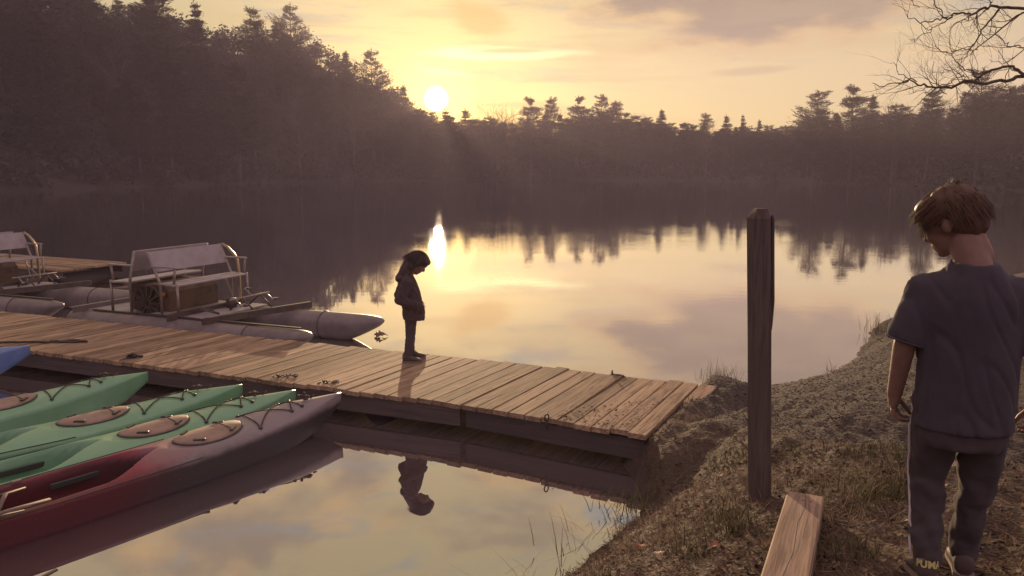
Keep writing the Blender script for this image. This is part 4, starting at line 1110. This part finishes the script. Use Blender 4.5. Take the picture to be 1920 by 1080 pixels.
def build_girl():
    root = empty("person", (-1.09, 8.27, DZ + .004), R(10), label="small child in dark jacket and leggings standing on the dock, head bowed", cat="person")
    root.scale = (1.14, 1.14, 1.0)
    hc = Vector((.06, 0, 1.075)); M = frame((.74, 0, -.68), (.5, 0, 1)); k = 1.0
    b = MB(); head_blobs(b, hc, M, k)
    limb(b, [(.0, 0, 1.0), (-.045, 0, .92)], [.045, .05])
    loft(b, [(.0, 0, .47, .075, .11), (.0, 0, .6, .08, .115), (-.02, 0, .75, .078, .115), (-.035, 0, .88, .07, .125), (-.04, 0, .93, .05, .08)])
    arms = []
    for s in (-1, 1):
        a = [(-.045, s * .128, .885), (-.112, s * .165, .70), (.035, s * .135, .63)]; arms.append(a)
        limb(b, a, [.042, .034, .026])
    L1 = [(-.012, -.065, .50), (-.02, -.07, .29), (-.045, -.07, .07)]; L2 = [(.0, .065, .50), (-.008, .07, .29), (-.018, .075, .07)]
    for a in (L1, L2): limb(b, a, [.048, .034, .029])
    body = remesh(b, .007, 3)
    for s, a in zip((-1, 1), arms):
        hand(body, a[2], (1, -s * .35, -.25), (0, -s * .2, 1), (0, -s, -.2), .78, .5)
    body.build("body", SKIN, root, True); face_parts(hc, M, root, k)
    j = MB()
    loft(j, [(.024, 0, .462, .105, .15), (.020, 0, .50, .108, .152), (.016, 0, .58, .106, .15), (.0, 0, .68, .10, .145), (-.010, 0, .76, .096, .145), (-.028, 0, .85, .090, .14), (-.042, 0, .91, .078, .12), (-.035, 0, .95, .055, .075)], 28)
    for a in arms: limb(j, a, [.055, .054, .046], 16)
    for s in (-1, 1): j.ball((.06, s * .135, .60), (.06, .03, .06))
    j.ball((-.105, 0, .915), (.05, .09, .04)); j.ball((-.125, 0, .895), (.028, .055, .024))       # folded hood
    j = remesh(j, .008, 4, .5, fold(1, 1, .7, .014, 11)); jk = j.build("jacket", JACKET, root, True)
    lg = MB()
    for a in (L1, L2): limb(lg, [a[0], a[1], Vector(a[1]).lerp(Vector(a[2]), .5), a[2]], [.060, .046, .043, .040], 16)
    remesh(lg, .008, 3, .5, lambda v, n: .005 * mnoise.noise(Vector((v.x * 20, v.y * 20, v.z * 45)))).build("leggings", LEGG, root, True)
    shoe(root, (-.098, -.072, 0), (1, -.12, 0), .185, 0, 0, tall=1.4); shoe(root, (-.05, .078, 0), (1, .12, 0), .185, 0, 0, tall=1.4)
    h = MB(); at = lambda x, y, z: hc + M @ Vector((x, y, z))
    h.ball(at(0, -.008, .040), (.084, .098, .085), M, 20, 14); h.ball(at(0, .04, .062), (.072, .062, .046), M, 16, 10)
    limb(h, [at(0, -.025, .03), at(0, -.04, -.045), (-.05, 0, .975), (-.10, 0, .91)], [.08, .074, .066, .05], 16)
    for s in (-1, 1): limb(h, [at(s * .068, -.01, .02), at(s * .064, -.03, -.06), (-.05, s * .06, .94)], [.03, .032, .022], 10)
    cap = remesh(h, .008, 3, .5, lambda v, n: .005 * mnoise.noise(Vector((v.x * 40, v.y * 40, v.z * 12))))
    rnd = random.Random(12); rows = []
    for i in range(1300):
        z = rnd.uniform(-.1, 1); a = rnd.uniform(0, 6.283); rr_ = math.sqrt(max(0, 1 - z * z)); st = (rr_ * math.sin(a), rr_ * math.cos(a), z)
        if st[1] > .5 and z < .4: continue
        rows.append((st, (st[0] * .3, -.3, -.95), rnd.uniform(.05, .11)))
    strands(cap, hc, M, 1.0, rows, rnd, .0016)
    cap.build("hair", HAIR_D, root, True)
build_girl()

# ------------------------------------------------------------------ bare tree reaching in over the bank
def build_bare_tree():
    bx, by = 10.6, 12.2; bz = land1(bx, by) - .1
    root = empty("bare_tree", (bx, by, bz), label="bare branches of a leafless tree reaching in above the boy", cat="tree")
    o3 = Vector((bx, by, bz)); r_ = random.Random(21)
    t = MB().tube([Vector(p) - o3 for p in ((bx, by, bz), (bx - .05, by, 1.6), (bx - .1, by - .05, 2.8), (bx - .15, by, 3.8), (bx + .05, by, 5.2), (bx + .2, by + .1, 7.0))], [.24, .2, .18, .15, .12, .05], 10)
    t.build("trunk", BARK, root, True)
    LIMBS = [
        ([(7.883, 12.0, 4.762), (7.642, 12.036, 4.752), (7.399, 12.071, 4.763), (7.196, 12.107, 4.792), (7.061, 12.143, 4.757), (6.953, 12.179, 4.692), (6.863, 12.214, 4.737), (6.741, 12.25, 4.718), (6.649, 12.286, 4.655), (6.552, 12.321, 4.644), (6.447, 12.357, 4.607), (6.283, 12.393, 4.614), (6.206, 12.429, 4.664), (6.127, 12.464, 4.742), (6.083, 12.5, 4.828)], 0.0272, 0.004),
        ([(6.44, 11.9, 4.582), (6.363, 11.95, 4.676), (6.293, 12.0, 4.796), (6.243, 12.05, 4.874), (6.21, 12.1, 4.953)], 0.0096, 0.005),
        ([(6.851, 12.0, 4.657), (6.75, 11.933, 4.572), (6.592, 11.867, 4.526), (6.433, 11.8, 4.413)], 0.0096, 0.004),
        ([(6.494, 12.0, 4.601), (6.356, 11.94, 4.488), (6.205, 11.88, 4.427), (6.024, 11.82, 4.324), (5.912, 11.76, 4.247), (5.803, 11.7, 4.254)], 0.0088, 0.003),
        ([(6.058, 11.95, 4.533), (6.153, 11.95, 4.448), (6.242, 11.95, 4.439)], 0.0056, 0.006),
        ([(7.105, 12.0, 4.779), (7.186, 12.1, 4.859), (7.213, 12.2, 4.94)], 0.0096, 0.006),
        ([(6.066, 12.0, 4.762), (6.023, 12.1, 4.851), (6.033, 12.2, 4.923)], 0.0056, 0.003),
        ([(7.251, 12.0, 4.728), (7.186, 12.05, 4.619), (7.089, 12.1, 4.457), (7.034, 12.15, 4.301), (6.99, 12.2, 4.214), (7.008, 12.25, 4.134), (6.922, 12.3, 4.0)], 0.016, 0.005),
        ([(8.138, 12.4, 4.913), (7.905, 12.443, 4.79), (7.848, 12.486, 4.719), (7.671, 12.529, 4.55), (7.488, 12.571, 4.414), (7.365, 12.614, 4.304), (7.313, 12.657, 4.23), (7.269, 12.7, 4.163)], 0.0192, 0.005),
        ([(6.981, 12.1, 4.259), (6.888, 12.05, 4.173), (6.717, 12.0, 4.166), (6.571, 11.95, 4.09), (6.491, 11.9, 4.287)], 0.0088, 0.004),
        ([(8.352, 12.6, 4.149), (8.082, 12.633, 4.262), (8.06, 12.667, 4.322), (7.897, 12.7, 4.29), (7.819, 12.733, 4.341), (7.73, 12.767, 4.51), (7.644, 12.8, 4.643)], 0.0128, 0.005),
        ([(8.061, 12.6, 4.257), (7.827, 12.5, 4.081), (7.588, 12.4, 3.986), (7.355, 12.3, 4.053)], 0.008, 0.003),
        ([(7.825, 11.6, 3.52), (7.484, 11.637, 3.717), (7.412, 11.675, 3.814), (7.309, 11.713, 3.87), (7.177, 11.75, 3.858), (7.064, 11.787, 3.812), (6.952, 11.825, 3.748), (6.874, 11.862, 3.684), (6.775, 11.9, 3.654)], 0.024, 0.016),
        ([(7.958, 11.7, 3.733), (7.509, 11.677, 3.722), (7.24, 11.654, 3.66), (6.968, 11.631, 3.624), (6.609, 11.608, 3.621), (6.411, 11.585, 3.552), (6.226, 11.562, 3.549), (6.075, 11.538, 3.555), (5.922, 11.515, 3.603), (5.822, 11.492, 3.625), (5.708, 11.469, 3.623), (5.46, 11.446, 3.587), (5.281, 11.423, 3.551), (5.165, 11.4, 3.598)], 0.032, 0.004),
        ([(5.826, 11.5, 3.626), (5.712, 11.45, 3.67), (5.53, 11.4, 3.722), (5.482, 11.35, 3.806), (5.353, 11.3, 3.857)], 0.008, 0.003),
        ([(6.193, 11.5, 3.543), (6.351, 11.55, 3.632), (6.511, 11.6, 3.704), (6.607, 11.65, 3.727), (6.66, 11.7, 3.649)], 0.008, 0.005),
        ([(6.787, 11.6, 3.704), (6.703, 11.65, 3.811), (6.608, 11.7, 3.843), (6.522, 11.75, 3.959), (6.473, 11.8, 4.051), (6.355, 11.85, 4.109), (6.286, 11.9, 4.219)], 0.0104, 0.004),
        ([(6.108, 11.6, 3.562), (5.973, 11.533, 3.513), (5.82, 11.467, 3.481), (5.663, 11.4, 3.524)], 0.0064, 0.003),
        ([(6.359, 11.6, 3.452), (6.301, 11.7, 3.555), (6.235, 11.8, 3.745), (6.289, 11.9, 3.963)], 0.0064, 0.003),
        ([(7.277, 11.7, 3.851), (7.279, 11.75, 3.705), (7.375, 11.8, 3.574)], 0.0064, 0.004),
        ([(6.561, 11.6, 3.721), (6.487, 11.667, 3.813), (6.385, 11.733, 3.822), (6.358, 11.8, 3.745)], 0.0064, 0.003)]
    for pts, r0, r1 in LIMBS:
        m = MB(); P_ = []
        for i in range(len(pts) - 1):
            a, b = Vector(pts[i]), Vector(pts[i + 1])
            for q in (0, .33, .66): P_.append(a.lerp(b, q) + Vector((r_.gauss(0, .012), r_.gauss(0, .02), r_.gauss(0, .012))))
        P_.append(Vector(pts[-1])); n = len(P_)
        m.tube([p - o3 for p in P_], [r0 + (r1 - r0) * (i / (n - 1)) ** .8 for i in range(n)], 6)
        L = sum((Vector(pts[i + 1]) - Vector(pts[i])).length for i in range(len(pts) - 1))
        for k in range(int(3 + L * 5)):
            i = r_.randrange(n // 5, n); d = (P_[min(i + 1, n - 1)] - P_[max(i - 1, 0)]).normalized()
            ax = Vector((r_.gauss(0, .35), 1, r_.gauss(0, .35))).normalized()
            nd_ = Matrix.Rotation(r_.choice((-1, 1)) * r_.uniform(.4, 1.1), 3, ax) @ d
            rr = r0 + (r1 - r0) * (i / (n - 1))
            grow_bare(m, P_[i] - o3, nd_, r_.uniform(.2, .45), min(rr * .6, .0075), 2, r_, sides=3, gnarl=.2, up=.05, kids=(2, 3), ratio=.66)
        m.build("branch", TWIG, root)
build_bare_tree()

# ------------------------------------------------------------------ what lies on the bank
def island_mat(name, cols, rough=.85, spec=.2):
    m, t = new_mat(name)
    rpi = t.n('ShaderNodeNewGeometry').outputs['Random Per Island']
    ramp = t.n('ShaderNodeValToRGB'); ramp.color_ramp.interpolation = 'CONSTANT'
    el = ramp.color_ramp.elements
    for i, c in enumerate(cols):
        e = el[i] if i < 2 else el.new(i / len(cols))
        e.position = i / len(cols); e.color = (*c, 1)
    t.l(rpi, ramp.inputs[0]); principled(t, ramp.outputs[0], rough, spec)
    return m
LITTER = island_mat("leaf_litter", [(.09, .056, .04), (.115, .07, .048), (.07, .046, .036), (.14, .085, .058), (.11, .055, .034), (.19, .125, .085), (.08, .052, .04), (.10, .063, .044), (.06, .042, .034)])
STRAW = island_mat("pine_straw", [(.13, .08, .05), (.18, .115, .07), (.09, .058, .04), (.24, .16, .10), (.11, .066, .042), (.15, .095, .06)])
CHIPS = island_mat("wood_chips", [(.052, .037, .032), (.066, .047, .039), (.043, .032, .029), (.085, .06, .049), (.056, .041, .036), (.13, .095, .075)])
DRYG = island_mat("dry_grass", [(.30, .21, .12), (.22, .15, .09), (.37, .27, .17), (.17, .125, .07), (.26, .19, .10)])
GREENG = island_mat("green_grass", [(.095, .10, .035), (.13, .12, .045), (.075, .08, .03), (.18, .15, .07), (.11, .105, .04)])
def bank_points(n, keep):
    """points on the near bank, thicker towards the camera as the eye sees them"""
    out = []
    while sum(len(o) for o in out) < n:
        r = 2.0 * (6.2 ** nrng.uniform(0, 1, 6000)); a = nrng.uniform(-.18, .72, 6000)
        x, y = r * np.sin(a), r * np.cos(a)
        d = shore_dist(x, y); ok = (d > .03) & keep(x, y, d)
        ang = np.stack([x[ok], y[ok]], 1); out.append(ang)
    p = np.concatenate(out)[:n]
    return np.c_[p, land(p[:, 0], p[:, 1])]
def gravelly(x, y): return (x + .42 * y + .25 * wob(x, y, 2.3) > 4.25) & (x > 1.0)
def on_dock(x, y): return ((x - 1.06) * 1.45 - (y - 5.80) * .74) / 1.628 < .03
def cards(P_, L, W, flat, curl=0.0, lift=.004):
    """thin bent leaves: two joined quads each"""
    n = len(P_); a = nrng.uniform(0, 6.283, n); d = np.c_[np.cos(a), np.sin(a), nrng.normal(0, flat, n)]; d /= np.linalg.norm(d, axis=1)[:, None]
    up = np.c_[nrng.normal(0, flat, n), nrng.normal(0, flat, n), np.ones(n)]; s = np.cross(d, up); s /= np.linalg.norm(s, axis=1)[:, None]; u = np.cross(s, d)
    L = (L * nrng.uniform(.5, 1.5, n))[:, None]; W = (W * nrng.uniform(.5, 1.4, n))[:, None]
    c = P_ + [0, 0, lift]; cu = u * L * curl * nrng.uniform(0, 1, n)[:, None]
    V = np.stack([c - d * L * .5 - s * W * .2 + cu, c - d * L * .5 + s * W * .2 + cu, c + s * W * .5, c - s * W * .5, c + d * L * .5 + s * W * .12 + cu, c + d * L * .5 - s * W * .12 + cu], 1).reshape(-1, 3)
    b = (np.arange(n) * 6)[:, None]
    Q = np.concatenate([b + [0, 1, 2, 3], b + [3, 2, 4, 5]])
    return V, Q
def blades(P_, L, W, lean, arc=.5):
    """grass blades: three-step tapering ribbons"""
    n = len(P_); a = nrng.uniform(0, 6.283, n); h = np.c_[np.cos(a), np.sin(a), np.zeros(n)]; s = np.c_[-np.sin(a), np.cos(a), np.zeros(n)]
    L = (L * nrng.uniform(.45, 1.4, n))[:, None]; ln = (lean * nrng.uniform(.3, 1.5, n))[:, None]; W = W * nrng.uniform(.6, 1.4, n)[:, None]
    up = np.array([[0, 0, 1.0]]); rows = []
    for q, w in ((0, 1), (.4, .85), (.75, .55), (1, .12)):
        c = P_ + L * (q * (up * (1 - .45 * np.minimum(ln, 1.6)) + h * ln * (.35 + arc * q)))
        rows += [c - s * W * w / 2, c + s * W * w / 2]
    V = np.stack(rows, 1).reshape(-1, 3); b = (np.arange(n) * 8)[:, None]
    Q = np.concatenate([b + [0, 1, 3, 2], b + [2, 3, 5, 4], b + [4, 5, 7, 6]])
    return V, Q
def build_bank_cover():
    keep = lambda x, y, d: ~gravelly(x, y) & ~((y > 5.6) & on_dock(x, y))
    V, Q = cards(bank_points(24000, keep), .075, .0042, .16, .12); fast_mesh("pine_straw", V, Q, STRAW, kind="stuff", label="matted brown pine straw and dead stems on the bank", cat="pine straw")
    p = bank_points(7500, keep)
    V, Q = cards(p, .032, .017, .3, .22); fast_mesh("leaf_litter", V, Q, LITTER, kind="stuff", label="brown leaf litter and bark bits covering the bank", cat="leaf litter")
    p = bank_points(13000, lambda x, y, d: gravelly(x, y) & ~((y > 5.6) & on_dock(x, y)))
    V, Q = cards(p, .026, .013, .3, .1); fast_mesh("wood_chips", V, Q, CHIPS, kind="stuff", label="dark wood chips spread over the landing by the dock", cat="wood chips")
    # chips trodden onto the last planks
    n = 330; u = nrng.uniform(0, 1, n) ** 1.5; v = nrng.uniform(.02, .75, n) * (1 - .7 * u)
    q = np.c_[1.06 + .74 * v - 1.0 * u * .75, 5.80 + 1.45 * v + .55 * u * .75, np.full(n, DZ + .018)]
    V, Q = cards(q, .024, .014, .2, .1, 0.0); fast_mesh("bark_crumbs", V, Q, CHIPS, kind="stuff", label="dark bark crumbs scattered over the dock's landward planks", cat="bark crumbs")
    tuft = lambda x, y: wob(x, y, 2.1, 4) + .5 * wob(x, y, 5.0, 6)
    p = bank_points(9000, lambda x, y, d: (tuft(x, y) > .12) & ~gravelly(x, y) & ~((y > 5.5) & on_dock(x, y)))
    V, Q = blades(p, .075, .0035, .9); fast_mesh("dry_grass", V, Q, DRYG, kind="stuff", label="straw-coloured dry grass lying over the bank", cat="dry grass")
    p = bank_points(8000, lambda x, y, d: (wob(x, y, 1.7, 9) > .3) & ~gravelly(x, y) & (d > .25) & ~((y > 5.4) & on_dock(x, y)))
    V, Q = blades(p, .06, .0038, .5); fast_mesh("green_grass", V, Q, GREENG, kind="stuff", label="patches of short green grass on the bank", cat="grass")
build_bank_cover()
def grass_tuft(x, y, n, L, spread, mat, lean, label, z=None, name="grass_tuft"):
    z = land1(x, y) if z is None else z
    q = nrng.normal(0, spread, (n, 2)); P_ = np.c_[q, np.zeros(n) - .01]
    V, Q = blades(P_, L, .0045, lean, .7)
    o = fast_mesh(name, V, Q, mat); o.location = (x, y, z); tag(o, label, "grass tuft", None, "stuff")
grass_tuft(2.14, 7.72, 130, .22, .10, DRYG, .45, "straw-coloured tuft of grass at the dock's far corner")
grass_tuft(2.42, 7.88, 60, .12, .09, DRYG, .7, "short dry tuft right of the dock's corner tuft")
grass_tuft(.80, 5.02, 110, .16, .10, GREENG, .8, "dark grass clump overhanging the cove below the dock", .05)
grass_tuft(.42, 4.42, 24, .26, .12, DRYG, .7, "sparse reedy stems at the cove's water edge", .05)
grass_tuft(.12, 3.98, 16, .26, .12, DRYG, .8, "reedy stems low by the water at the frame's bottom", .05)
grass_tuft(5.32, 11.0, 90, .30, .10, GREENG, .35, "upright dark grass tuft on the bank beyond the boy's sleeve")
grass_tuft(3.78, 8.82, 40, .16, .08, DRYG, 1.2, "curled dead stems at the water's edge right of the post")
grass_tuft(1.12, 3.55, 240, .10, .09, GREENG, .45, "green grass clump in front of the post's foot")
grass_tuft(1.75, 3.55, 140, .11, .10, GREENG, .6, "green grass beside the squared timber's end")
grass_tuft(.86, 3.28, 160, .09, .09, GREENG, .5, "small green clump between the water and the timber")

def leaf_mesh(L, seed):
    r_ = random.Random(seed); V = []; F = []; n = 7
    for i in range(n):
        q = i / (n - 1); w = .33 * L * math.sin(math.pi * min(1, q * .97 + .03)) ** .8 * (1 + .35 * math.sin(i * 2.6)); z = .16 * L * math.sin(q * 3.3) + r_.gauss(0, .01 * L)
        V += [((q - .5) * L, -w, z + .35 * w), ((q - .5) * L, 0, z), ((q - .5) * L, w, z + .42 * w)]
    for i in range(n - 1):
        for k in (0, 1): F.append((i * 3 + k, i * 3 + k + 1, i * 3 + k + 4, i * 3 + k + 3))
    return V, F
LEAFM = [simple_mat("russet_leaf", (.33, .12, .06), (.24, .1, .06), 30, .7), simple_mat("tan_leaf", (.42, .30, .19), (.33, .23, .15), 30, .7), simple_mat("brown_leaf", (.21, .13, .09), (.16, .1, .07), 30, .7)]
LNAME = ["russet", "tan", "brown"]
for i, (x, y, L, c, lab) in enumerate(((.70, 3.46, .075, 1, "tan curled leaf on the bank between cove and timber"), (.66, 3.72, .07, 0, "russet leaf on the bank nearest the cove's edge"), (.93, 3.3, .08, 0, "russet leaf on the ground left of the squared timber"),
                                     (1.02, 3.98, .06, 0, "small russet leaf just left of the post"), (1.86, 4.3, .06, 1, "tan leaf on the grass right of the post"), (2.05, 3.5, .08, 0, "russet leaf on the path by the boy's legs"),
                                     (2.25, 3.75, .07, 1, "pale leaf on the path beyond the boy's legs"), (1.72, 3.15, .06, 2, "brown leaf right of the squared timber"), (.52, 3.25, .07, 2, "brown leaf low on the bank at the frame's bottom"), (1.3, 4.6, .05, 1, "tiny pale leaf behind the post"))):
    V, F = leaf_mesh(L, i); o = mesh_obj("fallen_leaf", V, F, LEAFM[c], None, True, label=lab, cat="leaf")
    o.location = (x, y, land1(x, y) + .018); o.rotation_euler = (rng.gauss(0, .25), rng.gauss(0, .25), rng.uniform(0, 6.28))
# dead leaf cluster floating past the pontoon
fl = empty("floating_leaves", (-1.88, 10.86, -.004), .3, label="curled dead leaf cluster floating beyond the pontoon's tip", cat="leaf")
for i, (dx, dy, L, a, rx) in enumerate(((0, 0, .15, .2, .5), (-.05, .02, .11, 2.4, .7), (.06, 0, .10, -.2, -.1))):
    V, F = leaf_mesh(L, 30 + i); o = mesh_obj("leaf", V, F, LEAFM[2], fl, True); o.location = (dx, dy, .012 + .01 * (i < 2)); o.rotation_euler = (rx, -.2 * (i == 0), a)
# chains, rope and a tie on the dock
def chain(x0, y0, x1, y1, n, label):
    root = empty("chain", (x0, y0, DZ), label=label, cat="chain", group="rusty mooring chains on the dock's edge")
    link = None
    for i in range(n):
        q = i / (n - 1); x, y = (x1 - x0) * q + .015 * math.sin(i * 1.3), (y1 - y0) * q + .03 * math.sin(i * .9)
        if link is None:
            link = MB().tube([(.021 * math.cos(a), .012 * math.sin(a), 0) for a in np.linspace(0, 6.283, 13)], .0042, 5, cap=False).build("link", RUST, root, True); o = link
        else: o = link.copy(); col.objects.link(o)
        o.location = (x, y, .012 + .006 * (i % 2)); o.rotation_euler = (.2 + 1.1 * (i % 2), rng.gauss(0, .3), rng.uniform(0, 3.1))
chain(-2.40, 7.56, -2.18, 7.60, 13, "rusty chain heaped on the dock's edge above the green kayak bows")
chain(-1.88, 7.33, -1.70, 7.35, 10, "short rusty chain on the dock's edge above the white bow")
def rope(pts, r, label, name="rope"):
    P_ = []
    for a, b in zip(pts[:-1], pts[1:]):
        for q in (0, .25, .5, .75): P_.append(Vector(a).lerp(Vector(b), q) + Vector((rng.gauss(0, .012), rng.gauss(0, .012), abs(rng.gauss(0, .004)))))
    P_.append(Vector(pts[-1])); tag(MB().tube(P_, r, 6).build(name, CORD, None, True), label, "rope")
zr = DZ + .012
rope([(-6.2, 9.10, zr), (-5.9, 9.16, zr), (-5.6, 9.14, zr), (-5.35, 9.24, zr), (-5.15, 9.18, zr), (-5.4, 9.14, zr), (-5.62, 9.22, zr)], .014, "dark rope trailing along the dock above the blue kayak")
rope([(-4.28, 8.36, zr), (-4.22, 8.42, zr + .03), (-4.14, 8.40, zr), (-4.24, 8.37, zr + .025), (-4.20, 8.46, zr), (-4.31, 8.28, zr - .02)], .014, "dark knot of rope tied at the dock's near edge")
